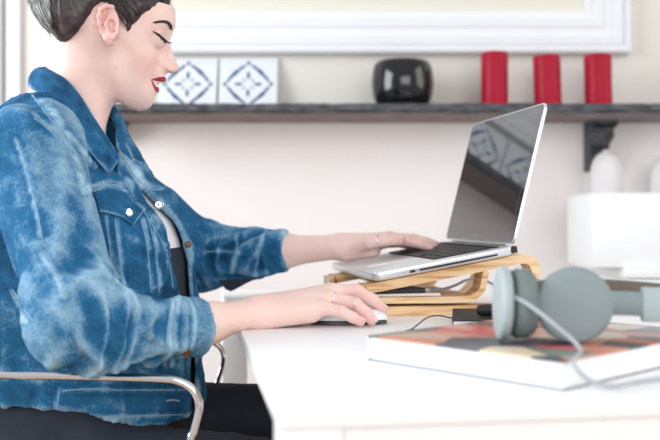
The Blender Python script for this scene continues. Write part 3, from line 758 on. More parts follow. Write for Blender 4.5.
# ------------------------------------------------------------------ chair (chrome rod frame)
ch = empty('armchair', (-.42, 1.33, 0), 'chrome rod armchair with black seat under the seated woman', 'chair'); cl_ = ch.location
rr = .0052
def side(D, zarm, pxs, frontX):
    pts = [P(a, c, d) for a, c, d in pxs]
    fz = [Vector((frontX, D, .44)), Vector((frontX+.012, D, .10)), Vector((frontX+.004, D, .03)), Vector((frontX-.02, D, rr+.001)), Vector((-.40, D, rr+.001)), Vector((-.66, D, rr+.001)), Vector((-.685, D, .03)), Vector((-.68, D, .08)), Vector((-.665, D, .42)), Vector((-.672, D, zarm-.05)), Vector((-.66, D, zarm-.012)), Vector((-.63, D, zarm))]
    b = MB(); b.tube([p-cl_ for p in spline(pts+fz, 7, closed=True)], rr, 14, closed=True); b.build('side_frame', M['chrome'], ch)
zn = CZ-.187; zf = CZ-.216
side(1.08, zn+.003, [(20, 375, 1.085), (100, 376.5, 1.083), (160, 378.5, 1.081), (178, 381, 1.08), (191, 388, 1.08), (198, 399, 1.08), (199, 411, 1.08), (194, 432, 1.08), (190, 452, 1.08)], -.172)
side(1.60, zf+.003, [(60, 341, 1.60), (150, 341, 1.60), (205, 341.5, 1.60), (216, 344, 1.60), (222.5, 352, 1.60), (223, 363, 1.60), (218, 380, 1.60), (214, 398, 1.60)], -.212)
b = MB()
for x, z in ((-.60, .40), (-.25, .40), (-.66, .12)):
    b = MB(); b.tube([(x-cl_.x, 1.08-cl_.y, z), (x-cl_.x, 1.60-cl_.y, z)], rr, 12); b.build('cross_rod', M['chrome'], ch)
for y in (1.081, 1.599):
    b = MB(); b.tube([(-.668-cl_.x, y-cl_.y, .40), (-.178-cl_.x, y-cl_.y, .40)], rr, 12); b.build('seat_rail', M['chrome'], ch)
b = MB(); b.box((-.42-cl_.x, 1.34-cl_.y, .432), (.44, .46, .052), bev=.018); b.build('seat', M['seat'], ch)
b = MB(); b.box((-.652-cl_.x, 1.34-cl_.y, .80), (.03, .44, .22), Matrix.Rotation(-.08, 3, 'Y'), bev=.012); b.build('backrest', M['seat'], ch)
for y in (1.12, 1.56):
    b = MB(); b.tube([(-.60-cl_.x, y-cl_.y, .40), (-.655-cl_.x, y-cl_.y, .48), (-.665-cl_.x, y-cl_.y, .62), (-.668-cl_.x, y-cl_.y, .86)], rr, 12); b.build('back_rod', M['chrome'], ch)

# ================================================================== the seated woman
# ---- head: star shaped about its centre, profile and widths measured from the photograph
HD = 1.345; HK = HD/FPX
HC = V3(P(105, 30, HD)); hy = math.radians(5)
HU = np.array([math.cos(hy), math.sin(hy), 0]); HN = np.array([math.sin(hy), -math.cos(hy), 0]); HW = np.array([0, 0, 1.])
mid = [(95, -48), (120, -45), (145, -33), (162, -18), (171, -2), (174.3, 8), (174.6, 17), (173.6, 25), (171.6, 33), (169.4, 39), (169.0, 43), (171.0, 49), (173.8, 56), (176.6, 62), (178.0, 66), (177, 69.6), (173, 72), (166.5, 72), (164, 75), (165.8, 78.6), (164.2, 81.2), (158.0, 82.4), (156.4, 83.8), (158.2, 86.3), (158.9, 90.2), (155.3, 94), (153.4, 97.5), (153.2, 101), (151, 105), (146, 109), (138, 110.8), (128, 107.5), (118, 101), (108, 96), (95, 88), (80, 74), (66, 56), (55, 38), (44, 20), (40, 0), (44, -20), (60, -38), (78, -46)]
bas = [(95, -48), (120, -45), (145, -33), (162, -18), (171, -2), (174, 8), (174, 17), (171.5, 25), (168, 33), (164, 39), (163, 45), (161.5, 52), (160, 58), (158.5, 64), (157.5, 70), (156.5, 76), (155, 82), (153.5, 88), (151.5, 94), (151, 100), (147.5, 106), (138, 110.2), (128, 107.5), (118, 101), (108, 96), (95, 88), (80, 74), (66, 56), (55, 38), (44, 20), (40, 0), (44, -20), (60, -38), (78, -46)]
def polar(pts):
    a = np.array([math.atan2(30-y, x-105) for x, y in pts]); r = np.array([math.hypot(x-105, 30-y) for x, y in pts])*HK
    o = np.argsort(a); a = a[o]; r = r[o]
    g = np.linspace(-PI, PI, 2881); v = np.interp(g, np.r_[a-2*PI, a, a+2*PI], np.r_[r, r, r])
    k = np.exp(-.5*(np.arange(-24, 25)/4.5)**2); k /= k.sum()
    v = np.convolve(np.r_[v[-25:-1], v, v[1:25]], k, 'same')[24:-24]
    return g, v
GA, PM = polar(mid); _, PB = polar(bas)
k_ = np.exp(-.5*(np.arange(-90, 91)/28)**2); k_ /= k_.sum()
PB = np.convolve(np.r_[PB[-91:-1], PB, PB[1:91]], k_, 'same')[90:-90]
wa = np.radians([-180, -150, -120, -100, -85, -70, -58, -45, -30, -12, 5, 30, 60, 90, 140, 180])
wv = np.array([.070, .062, .054, .050, .043, .044, .052, .061, .067, .069, .069, .068, .069, .071, .073, .070])
sa = np.radians([-62, -52, -45, -38, -34, -30, -24, -15, -5, 5]); sv = np.array([.014, .018, .020, .018, .013, .0135, .0095, .0075, .010, .02])
_k = np.exp(-.5*(np.arange(-150, 151)/60)**2); _k /= _k.sum(); WG = np.interp(GA, wa, wv); WG = np.convolve(np.r_[WG[-151:-1], WG, WG[1:151]], _k, 'same')[150:-150]
def head_local(p): q = p-HC; return q@HU, q@HN, q@HW
def side_px(u, v, w_):      # where a point would show in the photo if it were on the near side
    d = HD-np.abs(v); return 330+FPX*(HC[0]+u)/d, 220-FPX*(HC[2]+w_-CZ)/d
def head_f(p):
    u, v, w_ = head_local(p); al = np.arctan2(w_, u); rho = np.hypot(u, w_); av = np.abs(v)
    pm = np.interp(al, GA, PM); pb = np.interp(al, GA, PB); sg = np.interp(al, sa, sv)
    Pv = pb+(pm-pb)*np.exp(-(av/sg)**2.4)
    lam = sstep(0, .055, rho); W = .070*(1-lam)+np.interp(al, GA, WG)*lam
    # eye socket and cheek shaping
    x_, y_ = side_px(u, v, w_)
    Pv = Pv-.0060*np.exp(-((av-.029)/.016)**2-((y_-38)/8.5)**2)*(u > 0)
    Pv = Pv+.0035*np.exp(-((av-.040)/.016)**2-((y_-60)/13)**2)*(u > 0)
    Pv = Pv+.002*np.exp(-((av-.026)/.02)**2-((y_-22)/5)**2)*(u > 0)
    Pv = Pv-.003*np.exp(-((av-.027)/.008)**2-((y_-80)/8)**2)*(u > 0)
    Pv = Pv-.0022*np.exp(-((x_-(147.5+.42*(y_-66)*-1))/2.2)**2-((y_-70)/8)**2)*(u > 0)*(av > .012)
    Pv = Pv+.0022*np.exp(-((x_-143)/6)**2-((y_-72)/10)**2)*(u > 0)
    m = 2.35
    F = ((rho/Pv)**m+(av/W)**m)**(1/m)
    return (F-1)*.062
def H(px, py, v=0.):      # point of the head from profile pixel and sideways offset (towards camera +)
    d = HD-abs(v); return HC+HU*((px-330)/FPX*d-HC[0])+HW*(CZ-(py-220)/FPX*d-HC[2])+HN*v
EYE = [H(156.2, 39.3, .0300), H(156.2, 39.3, -.0300)]
earp = [(111, 11), (107.5, 6.5), (101, 5.5), (96, 9), (94.2, 16), (95, 24), (98, 32), (101.5, 38)]
def head_full(p):
    d = head_f(p)
    for c, s in zip(EYE, (1, -1)):
        e = np.linalg.norm(p-c, axis=1)-.0114; d = smin(d, e, .005)
        u, v, w_ = head_local(p); x_, y_ = side_px(u, v, w_)
        # upper lid shell
        lid_ = np.maximum(np.linalg.norm(p-c, axis=1)-.0126, (y_-(34.8+.55*(x_-156)))*HK)
        d = smin(d, lid_, .0030)
        d = smin(d, cap(p, H(170.5, 69.0, s*.0090), H(167.5, 68.2, s*.0105), .0030, .0026), .004)
        d = smax(d, -cap(p, H(171, 73, s*.006), H(174, 72.0, s*.006), .0022, .0018), .0015)
    # mouth slit, slightly open
    slit = [H(157.0, 83.4, 0), H(155.3, 83.0, .012), H(149.6, 79.6, .0235)]
    for a, b_ in ((slit[0], slit[1]), (slit[1], slit[2])): d = smax(d, -cap(p, a, b_, .0016, .0012), .001)
    # ears
    for s in (1,):
        o = .0665
        ax = [HU*.97+HW*.17, HN*.93-HU*.37, HW*.97-HU*.17]
        e = ell(p, H(104, 22, o+.003), ax, (.0155, .0048, .0265))
        hel = [H(x, y, o+.001+.009*math.sin(PI*min(i/6, 1))+.002) for i, (x, y) in enumerate(earp)]
        rim = chain(p, hel, [.0022, .0028, .003, .0032, .0034, .0032, .003, .003], .002)
        e = smin(e, rim, .003)
        e = smin(e, cap(p, H(102.5, 38, o+.004), H(106, 42.5, o+.001), .0045, .0042), .004)     # lobe
        e = smin(e, chain(p, [H(110, 13, o+.004), H(104, 16, o+.007), H(101, 24, o+.008), H(103.5, 32, o+.006)], [.0016, .0024, .0026, .002], .002), .002)
        e = smax(e, -ell(p, H(107.6, 26, o+.008), ax, (.0052, .006, .0095)), .003)               # concha
        e = smax(e, -chain(p, [H(107, 9.5, o+.011), H(99, 12, o+.012), H(97.6, 22, o+.012)], [.002, .0028, .002], .001), .002)
        e = smin(e, cap(p, H(112.5, 25, o-.002), H(110.6, 28, o+.004), .0042, .003), .003)       # tragus
        d = smin(d, e, .0035)
    return d

# ---- skeleton (joints)
SR = P(30, 160, 1.175); ER = P(80, 325, 1.04); WR = P(252, 313, 1.205)
SL = P(99, 165, 1.50); EL = P(203, 257, 1.66); WL = P(338, 247, 1.615)
ROWS = [(100, 96, 30, .062), (122, 108, 4, .12), (150, 126, -14, .158), (180, 145, -20, .166), (220, 171, -22, .166), (260, 185, -20, .162), (300, 192, -17, .158), (350, 196, -14, .160), (425, 198, -14, .168), (470, 190, -14, .18)]
TD = 1.345; TY = math.radians(-15)
def torso_param():
    z = []; cx = []; a = []; b_ = []
    for py, f, bk_, bb in ROWS:
        z.append(CZ-(py-220)/FPX*TD); c = ((f+bk_)/2-330)/FPX*TD; E_ = (f-bk_)/2/FPX*TD
        cx.append(c); b_.append(bb); a.append(math.sqrt(max(E_**2-(bb*math.sin(TY))**2, .03**2))/math.cos(TY))
    o = np.argsort(z); return [np.array(t)[o] for t in (z, cx, a, b_)]
TZs, TCx, TA, TB = torso_param()
def torso_uv(p):
    cx = np.interp(p[:, 2], TZs, TCx); dx = p[:, 0]-cx; dy = p[:, 1]-TD
    return dx*math.cos(TY)+dy*math.sin(TY), -dx*math.sin(TY)+dy*math.cos(TY)
def torso_f(p, off=0):
    u, v = torso_uv(p); a = np.interp(p[:, 2], TZs, TA)+off; b_ = np.interp(p[:, 2], TZs, TB)+off
    # bust
    if True: a = a+.012*np.exp(-((np.abs(v)-.075)/.05)**2-((p[:, 2]-.86)/.06)**2)*(u > 0)
    q = ((np.abs(u)/a)**2.3+(np.abs(v)/b_)**2.3)**(1/2.3); d = (q-1)*np.minimum(a, b_)
    d = smax(d, p[:, 2]-(TZs[-1]+off), .04)
    return smax(d, TZs[0]-p[:, 2], .02)

# ---- hands
def V(*a): return V3(P(*a))
def hand_f(p, wrist, mcps, fingers, frs, thumb, trs, palm_r, wr_r, extra=()):
    pal = None
    for m_, r_ in zip(mcps, palm_r):
        c = cap(p, wrist+(m_-wrist)*.08, m_, wr_r, r_); pal = c if pal is None else smin(pal, c, .010)
    for (a, b_, ra, rb_) in extra: pal = smin(pal, cap(p, a, b_, ra, rb_), .010)
    d = pal
    for f, r_ in zip(fingers, frs):
        # slight joint swelling
        g = smin(pal, chain(p, f, r_, .002), .006); d = np.minimum(d, g)
    t = smin(pal, chain(p, thumb, trs, .003), .010); return np.minimum(d, t)
wr = V3(WR)
R_m = [V(330, 291, 1.282), V(334, 292.5, 1.258), V(330, 299, 1.236), V(321, 307.5, 1.214)]
R_f = [[R_m[0], V(352, 290.5, 1.290), V(367, 299, 1.296), V(377, 306.5, 1.300)],
       [R_m[1], V(356, 290.5, 1.262), V(373, 300, 1.267), V(382.5, 308.5, 1.270)],
       [R_m[2], V(355, 303.5, 1.230), V(366, 312.5, 1.226), V(371.5, 320.5, 1.223)],
       [R_m[3], V(342, 312, 1.207), V(353, 317.5, 1.206), V(360.5, 321.5, 1.206)]]
R_r = [[.0102, .0090, .0082, .0070], [.0105, .0094, .0086, .0072], [.0102, .0090, .0082, .0070], [.0094, .0082, .0075, .0064]]
R_t = [V(272, 316, 1.24), V(298, 315.5, 1.290), V(316, 316.5, 1.312), V(332, 318, 1.322)]
R_x = [(V(262, 316, 1.205), V(312, 314, 1.215), .0165, .0120), (V(268, 306, 1.235), V(300, 305, 1.26), .016, .013)]
def handR(p): return hand_f(p, wr, R_m, R_f, R_r, R_t, [.014, .0115, .0098, .0078], [.0115, .0118, .0112, .0108], .0185, R_x)
wl = V3(WL)
L_m = [V(386, 239.5, 1.580), V(389, 238, 1.602), V(387, 239.5, 1.624), V(382, 243, 1.643)]
L_f = [[L_m[0], V(408, 241.5, 1.572), V(421, 244.5, 1.570), V(430, 248, 1.570)],
       [L_m[1], V(412, 239, 1.600), V(425, 241.5, 1.600), V(434, 244.5, 1.600)],
       [L_m[2], V(409, 239.5, 1.630), V(421, 242, 1.632), V(429, 244.5, 1.633)],
       [L_m[3], V(400, 243, 1.655), V(410, 245.5, 1.660), V(417, 247.5, 1.663)]]
L_r = [[.0102, .0090, .0082, .0070], [.0105, .0094, .0086, .0072], [.0102, .0090, .0082, .0070], [.0094, .0082, .0075, .0064]]
L_t = [V(352, 247, 1.592), V(369, 242.5, 1.565), V(385, 240.5, 1.556), V(401, 240.5, 1.552)]
L_x = [(V(346, 252, 1.600), V(374, 250.5, 1.590), .0170, .0120)]
def handL(p): return hand_f(p, wl, L_m, L_f, L_r, L_t, [.0145, .0118, .0098, .0080], [.0115, .0118, .0112, .0105], .0195, L_x)

def oval_arm(p, a, b_, ra, rb_, ax, sq):   # capsule flattened along ax
    a = V3(a); b_ = V3(b_); ba = b_-a; h = np.clip(((p-a)@ba)/(ba@ba), 0, 1); q = p-a-h[:, None]*ba
    t = q@V3(ax); q = q+np.outer(t*(1/sq-1), V3(ax)); return (np.linalg.norm(q, axis=1)-(ra+(rb_-ra)*h))*sq
def armR(p):
    fm = V3(P(206, 323.5, 1.158)); fe = V3(ER)+(fm-V3(ER))*.4
    d = smin(oval_arm(p, fm, wr, .0266, .0200, (0, .2, .98), .93), cap(p, fe, fm, .030, .0262), .015); d = smin(d, cap(p, ER, fe, .030, .030), .02)
    return smin(d, cap(p, SR, ER, .045, .038), .02)
def armL(p):
    fm = V3(EL)+(wl-V3(EL))*.6
    d = smin(cap(p, fm, wl, .0285, .0215), cap(p, EL, fm, .031, .0285), .02)
    return smin(d, cap(p, SL, EL, .040, .031), .02)
def neck(p):
    d = chain(p, [P(66, 125, 1.35), P(78, 92, 1.348), P(85, 62, 1.345), P(92, 45, 1.345)], [.052, .046, .047, .05], .02)
    d2 = cap(p, P(86, 124, 1.34), P(95, 93, 1.342), .024, .020)        # throat
    d = smin(d, d2, .022)
    d = smin(d, cap(p, P(92, 136, 1.315), P(80, 76, 1.318), .012, .014), .03)   # neck muscle
    return d
bb = lambda *pts: (np.min([V3(q) for q in pts], 0), np.max([V3(q) for q in pts], 0))
G_head = boxed(head_full, HC-[.12, .10, .14], HC+[.13, .10, .13], .045)
lo, hi = bb(P(50, 140, 1.28), P(125, 40, 1.42)); G_neck = boxed(neck, lo-.03, hi+.03, .045)
lo, hi = bb(wr, *R_m, *[f[-1] for f in R_f], *R_t); G_hR = boxed(handR, lo-.02, hi+.02, .045)
lo, hi = bb(wl, *L_m, *[f[-1] for f in L_f], *L_t); G_hL = boxed(handL, lo-.02, hi+.02, .045)
lo, hi = bb(SR, ER, wr); G_aR = boxed(armR, lo-.05, hi+.05, .045)
lo, hi = bb(SL, EL, wl); G_aL = boxed(armL, lo-.05, hi+.05, .045)
def core(p): return torso_f(p, -.030)
G_core = boxed(core, (-.60, 1.14, .52), (-.12, 1.56, 1.04), .045)
def body_f(p):
    hd = G_head(p); nk = G_neck(p); d = smin(hd, nk, .014)
    d = smin(d, G_core(p), .03)
    r = smin(G_aR(p), G_hR(p), .010); l = smin(G_aL(p), G_hL(p), .010)
    d = smin(d, r, .02); return smin(d, l, .02)
V_, F_ = isosurf(body_f, (-.62, 1.0, .55), (.24, 1.70, 1.20), .0024)
V_ = project(body_f, V_, 1)
person = npmesh('person', V_, F_, M['skin'])
# refine face, ear and hands
def refine(o, sel, fn, it=2):
    bm = bmesh.new(); bm.from_mesh(o.data); bm.verts.ensure_lookup_table()
    es = [e for e in bm.edges if sel[e.verts[0].index] and sel[e.verts[1].index]]
    bmesh.ops.subdivide_edges(bm, edges=es, cuts=1, use_grid_fill=True, smooth=0)
    bm.to_mesh(o.data); bm.free()
    n = len(o.data.vertices); co = np.zeros(n*3, np.float32); o.data.vertices.foreach_get('co', co); co = co.reshape(-1, 3).astype(float)
    return co
def face_sel(co, tight=False):
    u, v, w_ = head_local(co); x_, y_ = side_px(u, v, w_)
    if tight: return (v > 0)*(x_ > 143)*(y_ > 14)*(y_ < 100)*(v < .07)
    return (x_ > 90)*(y_ > -5)*(y_ < 114)*(v > -.045)*(v < .10)
co = V_
sel = face_sel(co) | (co[:, 0] > -.16)
co = refine(person, sel, body_f); s2 = face_sel(co) | (co[:, 0] > -.17)
co[s2] = project(body_f, co[s2], 2); person.data.vertices.foreach_set('co', co.astype(np.float32).ravel())
co = refine(person, face_sel(co, True), body_f); s2 = face_sel(co, True); co[s2] = project(body_f, co[s2], 2)
person.data.vertices.foreach_set('co', co.astype(np.float32).ravel()); person.data.update()
for p__ in person.data.polygons: p__.use_smooth = True
tag(person, 'woman in blue denim jacket seated at the desk, one hand on mouse, other on laptop', 'person')
# skin tints: lips, eyes, blush
u, v, w_ = head_local(co); X_, Y_ = side_px(u, v, w_)
tint = np.tile(np.array([.90, .655, .59]), (len(co), 1))
def mixc(t, c, k): k = np.clip(k, 0, 1)[:, None]; return t*(1-k)+np.array(c)*k
face = (u > 0)*(np.abs(v) < .075)
tint = mixc(tint, (.86, .47, .42), face*.6*np.exp(-((X_-146)/12)**2-((Y_-64)/12)**2))
tint = mixc(tint, (.86, .50, .46), .5*np.exp(-((X_-176)/5)**2-((Y_-66)/5)**2)*face)
tint = mixc(tint, (.84, .46, .42), .55*(np.abs(X_-103) < 14)*(Y_ > 2)*(Y_ < 46)*(v > .066))
tint = mixc(tint, (.45, .25, .2), .8*np.exp(-(np.hypot(X_-113, Y_-68)/.9)**2)*(v > 0))
def inpoly(x, y, poly):
    r = np.zeros(len(x), bool); n = len(poly)
    for i in range(n):
        (x1, y1), (x2, y2) = poly[i], poly[(i+1) % n]
        c = ((y1 > y) != (y2 > y)) & (x < (x2-x1)*(y-y1)/(y2-y1+1e-12)+x1); r ^= c
    return r
lipU = [(148.6, 78.4), (152.5, 77.6), (157.5, 76.4), (161.5, 75.9), (164, 76.0), (167, 77.4), (167, 81.6), (160.5, 80.6), (155.5, 80.4), (151.5, 80.0)]
lipL = [(148.6, 78.6), (151.2, 80.6), (153.4, 84.4), (155.4, 86.4), (160, 86.4), (160.5, 91.4), (157, 92.2), (153.6, 90.0), (150.8, 84.8)]
teeth = [(151.4, 80.0), (155.5, 80.4), (160.5, 80.6), (158.4, 84.2), (157, 86.2), (155.2, 86.2), (153.4, 84.2)]
fr = face*(np.abs(v) < .030)
tint[inpoly(X_, Y_, lipU) & fr] = (.44, .035, .065); tint[inpoly(X_, Y_, lipL) & fr] = (.50, .045, .08); tint[inpoly(X_, Y_, teeth) & fr] = (.82, .78, .74)
for c in EYE:
    de = np.linalg.norm(co-c, axis=1); low = Y_ > (34.8+.55*(X_-156)+.2)
    e = (de < .0128) & low & (X_ > 156.5) & (Y_ < 36.8+.55*(X_-156)+2.2*np.sin(np.clip((X_-156)/12, 0, 1)*PI))
    tint[e] = (.50, .42, .41)
    q = e & (np.hypot(X_-164.6, Y_-41.0) < 3.6); tint[q] = (.07, .045, .035)
    lidc = (de < .0145) & ~low & (Y_ > 32); tint[lidc] = tint[lidc]*.55+np.array([.52, .32, .30])*.45
# knuckles and fingertips pinker
for f in R_f+L_f+[R_t, L_t]:
    for k, amt in ((1, .35), (3, .6)):
        d = np.linalg.norm(co-f[k], axis=1); tint = mixc(tint, (.86, .42, .38), amt*np.exp(-(d/.013)**2))
ca = person.data.color_attributes.new('tint', 'FLOAT_COLOR', 'POINT'); ca.data.foreach_set('color', np.c_[tint, np.ones(len(tint))].astype(np.float32).ravel())

def bvh_of(o):
    dg = bpy.context.evaluated_depsgraph_get(); return BVHTree.FromObject(o, dg)
CAMP = Vector((0, 0, CZ))
def cast(bv, px, py, lift=0.):
    d = (P(px, py, 1)-CAMP).normalized(); h, n, i, t = bv.ray_cast(CAMP, d)
    if h is None: return None, None
    return h+n*lift, n
def surf_strip(b, bv, pts, wd, lift=.0004, th=.0006, n=5, flat=False):
    pts = [(p.x, p.y) for p in spline([(x, y, 0) for x, y in pts], n)]
    N = len(pts); C_ = []; NN = []
    for x, y in pts:
        h, nn = cast(bv, x, y, lift)
        if h is None: continue
        C_.append(h); NN.append(nn)
    if len(C_) < 3: return
    # keep depth continuous
    for k in range(3):
        for i in range(1, len(C_)-1):
            m_ = (C_[i-1]+C_[i+1])/2
            if (C_[i]-m_).length > .006: C_[i] = m_
            NN[i] = (NN[i-1]+NN[i]*2+NN[i+1]).normalized()
    N = len(C_); vs = []; fs = []
    W_ = wd if isinstance(wd, (list, tuple)) else [wd, wd]
    for i in range(N):
        t = (C_[min(i+1, N-1)]-C_[max(i-1, 0)])
        if t.length < 1e-7: t = Vector((1, 0, 0))
        s = NN[i].cross(t.normalized()).normalized(); w_ = np.interp(i/(N-1), np.linspace(0, 1, len(W_)), W_)/2
        vs += [C_[i]-s*w_-NN[i]*.001, C_[i]-s*w_*.8+NN[i]*th, C_[i]+s*w_*.8+NN[i]*th, C_[i]+s*w_-NN[i]*.001]
    for i in range(N-1):
        for k in range(4): fs.append((i*4+k, i*4+(k+1) % 4, i*4+4+(k+1) % 4, i*4+4+k))
    fs += [(0, 1, 2, 3), (N*4-1, N*4-2, N*4-3, N*4-4)]
    b.add(vs, fs)
pb = bvh_of(person)
# eyebrow: many short hairs along the brow line
b = MB(); brow = spline([(155.0, 22.8, 0), (159, 22.0, 0), (163, 21.6, 0), (167.5, 22.4, 0), (170.4, 24.6, 0), (172.0, 28.0, 0)], 9)
for i, q in enumerate(brow):
    wdt = .5+1.5*(i/len(brow))**.8
    for j in range(5):
        yy = q.y+wdt*(j-2)/2.2; a, n1 = cast(pb, q.x+rng.uniform(-.4, .4), yy, .0003)
        c, n2 = cast(pb, q.x-2.4, yy-.5-(j-2)*.15, .0008)
        if a and c and (a-c).length < .012: b.tube([a, (a+c)/2+n1*.0005, c], [.00055, .0005, .0002], 4)
b.build('eyebrow', M['brow'], person)
b = MB(); surf_strip(b, pb, [(153.0, 31.2), (156, 33.2), (159.4, 35.4), (162.6, 38.2), (165.2, 40.2), (167.4, 41.6)], [.0012, .0034, .0036, .0034, .0022], .0003)
b.build('eyeliner', M['liner'], person)
b = MB()
for (x, y, dx, dy) in [(156, 33.6, -1.5, .8), (159, 35.4, .2, 2.0), (161, 37, 1.2, 2.4), (163, 38.6, 2.4, 2.4), (165, 40, 3.2, 2.0), (166.4, 41.2, 3.2, 1.2), (167.2, 41.8, 3.0, .6)]:
    for k in range(2):
        a, n1 = cast(pb, x+k*.7, y+k*.4, .0002)
        if a: b.tube([a, a+n1*.003+Vector((dx*.0007, 0, -dy*.0009)), a+n1*.004+Vector((dx*.0016, 0, -dy*.0012))], [.0005, .0004, .00015], 4)
b.build('eyelashes', M['liner'], person)
# rings
def ringat(a, b_, t, rad, name='ring', rr_=.0011):
    a = V3(a); b_ = V3(b_); c = Vector(a+(b_-a)*t); z = Vector(b_-a).normalized(); x = z.orthogonal().normalized(); y = z.cross(x)
    bq = MB(); bq.tube([c+(x*math.cos(k)+y*math.sin(k))*rad for k in np.linspace(0, 2*PI, 40, endpoint=False)], rr_, 10, closed=True); bq.build(name, M['silver'], person)
ringat(R_m[2], R_f[2][1], .18, .0108, rr_=.0012); ringat(R_f[2][0], R_f[2][1], 1.02, .0100, rr_=.0010)
ringat(L_t[1], L_t[2], .62, .0112, rr_=.0012)
# nails
def nail(f, up, r_):
    a, b_ = Vector(f[-2]), Vector(f[-1]); z = (b_-a).normalized(); u_ = (Vector(up)-z*z.dot(Vector(up))).normalized(); s = z.cross(u_)
    bq = MB(); c = b_+z*.0005; rows_ = []
    for i in range(6):
        l = -.0052+i*.0022; h = r_*1.03-.0003*max(0, i-3)
        rows_.append([c+z*l+(u_*math.cos(t)+s*math.sin(t))*h for t in np.linspace(-.62, .62, 7)])
    bq.add([q for r in rows_ for q in r], [(i*7+j, i*7+j+1, i*7+8+j, i*7+7+j) for i in range(5) for j in range(6)])
    bq.build('fingernail', M['nail'], person, solid=.0005)
for f, r_ in zip(R_f, R_r): nail(f, (.45, -.35, .85), r_[-1])
for f, r_ in zip(L_f[:3], L_r): nail(f, (.3, -.3, .9), r_[-1])
nail(L_t, (0, -.6, .8), .0080)

# ---- hair
hair_poly = [(166, -40), (170, -8), (160, -3), (152, 5), (143, 11), (135, 19), (129, 25), (124, 33), (121, 30), (120, 21), (116, 12), (111, 6), (104, 2.5), (96, 3.5), (90, 8), (86, 15), (81, 22), (76.5, 30), (70, 38), (64, 43), (58, 43), (50, 34), (36, 20), (20, 0), (20, -70), (166, -70)]
def sdist_poly(x, y, poly):
    d = np.full(len(x), 1e9); n = len(poly)
    for i in range(n):
        a = np.array(poly[i], float); b_ = np.array(poly[(i+1) % n], float); e = b_-a
        t = np.clip(((x-a[0])*e[0]+(y-a[1])*e[1])/(e@e), 0, 1); d = np.minimum(d, np.hypot(x-a[0]-t*e[0], y-a[1]-t*e[1]))
    return np.where(inpoly(x, y, poly), -d, d)
def hair_f(p, th_=.006, inner=-.008):
    h0 = head_f(p); u, v, w_ = head_local(p); x_, y_ = side_px(u, v, w_)
    back = sstep(95, 40, x_)
    h = h0-(th_*sstep(.5, -9, sdist_poly(x_, y_, hair_poly))+.006*back)
    a_ = np.arctan2(w_-.06, u+.05)
    h = h-.0010*vnoise(np.c_[a_*30, v*60, np.zeros(len(a_))+3])
    bun = ell(p, H(62, -58, .0), [HU, HN, HW], (.055, .05, .04)); h = smin(h, bun, .02)
    d = smax(h, (sdist_poly(x_, y_, hair_poly)+1.3*vnoise(np.c_[x_*.45, y_*.45, v*90])+.8*vnoise(np.c_[x_*1.1, y_*.3, v*20]))*HK*.8, .002)
    return np.maximum(d, -(h0-inner))
G_hair = boxed(hair_f, HC-[.14, .10, .05], HC+[.12, .10, .19], .045)
hv, hf = isosurf(G_hair, HC-[.16, .11, .05], HC+[.13, .11, .19], .003)
hv = hv+.0
hair = npmesh('hair', hv, hf, M['hair'], person)
def strands(n, name, m, region, parent, rad=.00045, seed=1, lift=(.0015, .0075), steps=14, gray=False):
    r = np.random.RandomState(seed); P0 = []
    while len(P0) < n:
        x, y = r.uniform(20, 172, 4000), r.uniform(-30, 44, 4000); k = region(x, y); s = np.stack([x[k], y[k]], 1); P0 += list(map(tuple, s))
    P0 = np.array(P0[:n]); sgn = np.where(r.rand(n) < .86, 1, -1)
    # start on the surface of the head at that profile position
    vv = np.full(n, .001)
    lo_, hi_ = np.zeros(n), np.full(n, .09)
    base = lambda vv: HC+np.outer((P0[:, 0]-330)/FPX*(HD-vv)-HC[0], HU)+np.outer(CZ-(P0[:, 1]-220)/FPX*(HD-vv)-HC[2], HW)+np.outer(vv*sgn, HN)
    lf_ = r.uniform(*lift, n)
    off = lambda p: head_f(p)-lf_-.006*sstep(95, 40, 105+((p-HC)@HU)/HK)
    ok = off(base(np.zeros(n))) < 0
    for _ in range(22):
        mm = (lo_+hi_)/2; neg = off(base(mm)) < 0; lo_ = np.where(neg, mm, lo_); hi_ = np.where(neg, hi_, mm)
    p = base(lo_); path = [p]; tgt = H(60, -55, 0)+np.outer(sgn*.012, HN)
    sl = r.uniform(.0035, .0075, n)
    wv_ = r.uniform(-.25, .25, (n, 3))
    for _ in range(steps):
        e = .0008; g = np.stack([off(p+np.eye(3)[i]*e)-off(p-np.eye(3)[i]*e) for i in range(3)], 1)
        g /= np.linalg.norm(g, axis=1)[:, None]+1e-9
        d = tgt-p; d /= np.linalg.norm(d, axis=1)[:, None]; d = d+wv_*.35; d -= g*np.sum(d*g, 1)[:, None]; d /= np.linalg.norm(d, axis=1)[:, None]+1e-9
        p = p+d*sl[:, None]; p = p-g*np.clip(off(p), -.004, .004)[:, None]; path.append(p)
    path = np.stack(path, 1)[ok]
    b = MB(); n = len(path)
    for q in path:
        N = len(q); rs = [rad*(.35+.65*math.sin(PI*min(i/(N*.6), .5))) for i in range(N)]
        b.tube(q, rs, 3)
    o = b.build(name, m, parent, angle=180); return o
inP = lambda x, y: inpoly(x, y, hair_poly)
strands(2600, 'hair_strands', M['hair'], inP, hair, rad=.0006, seed=2)
strands(620, 'backlit_grey_streak', M['hair_grey_backlit'], lambda x, y: inP(x, y) & (x < 46+.15*y) & (y < 34), hair, rad=.0007, seed=3, lift=(.0068, .010)); bpy.data.objects['backlit_grey_streak']['label'] = 'grey hair at the back of the head, backlight painted in'

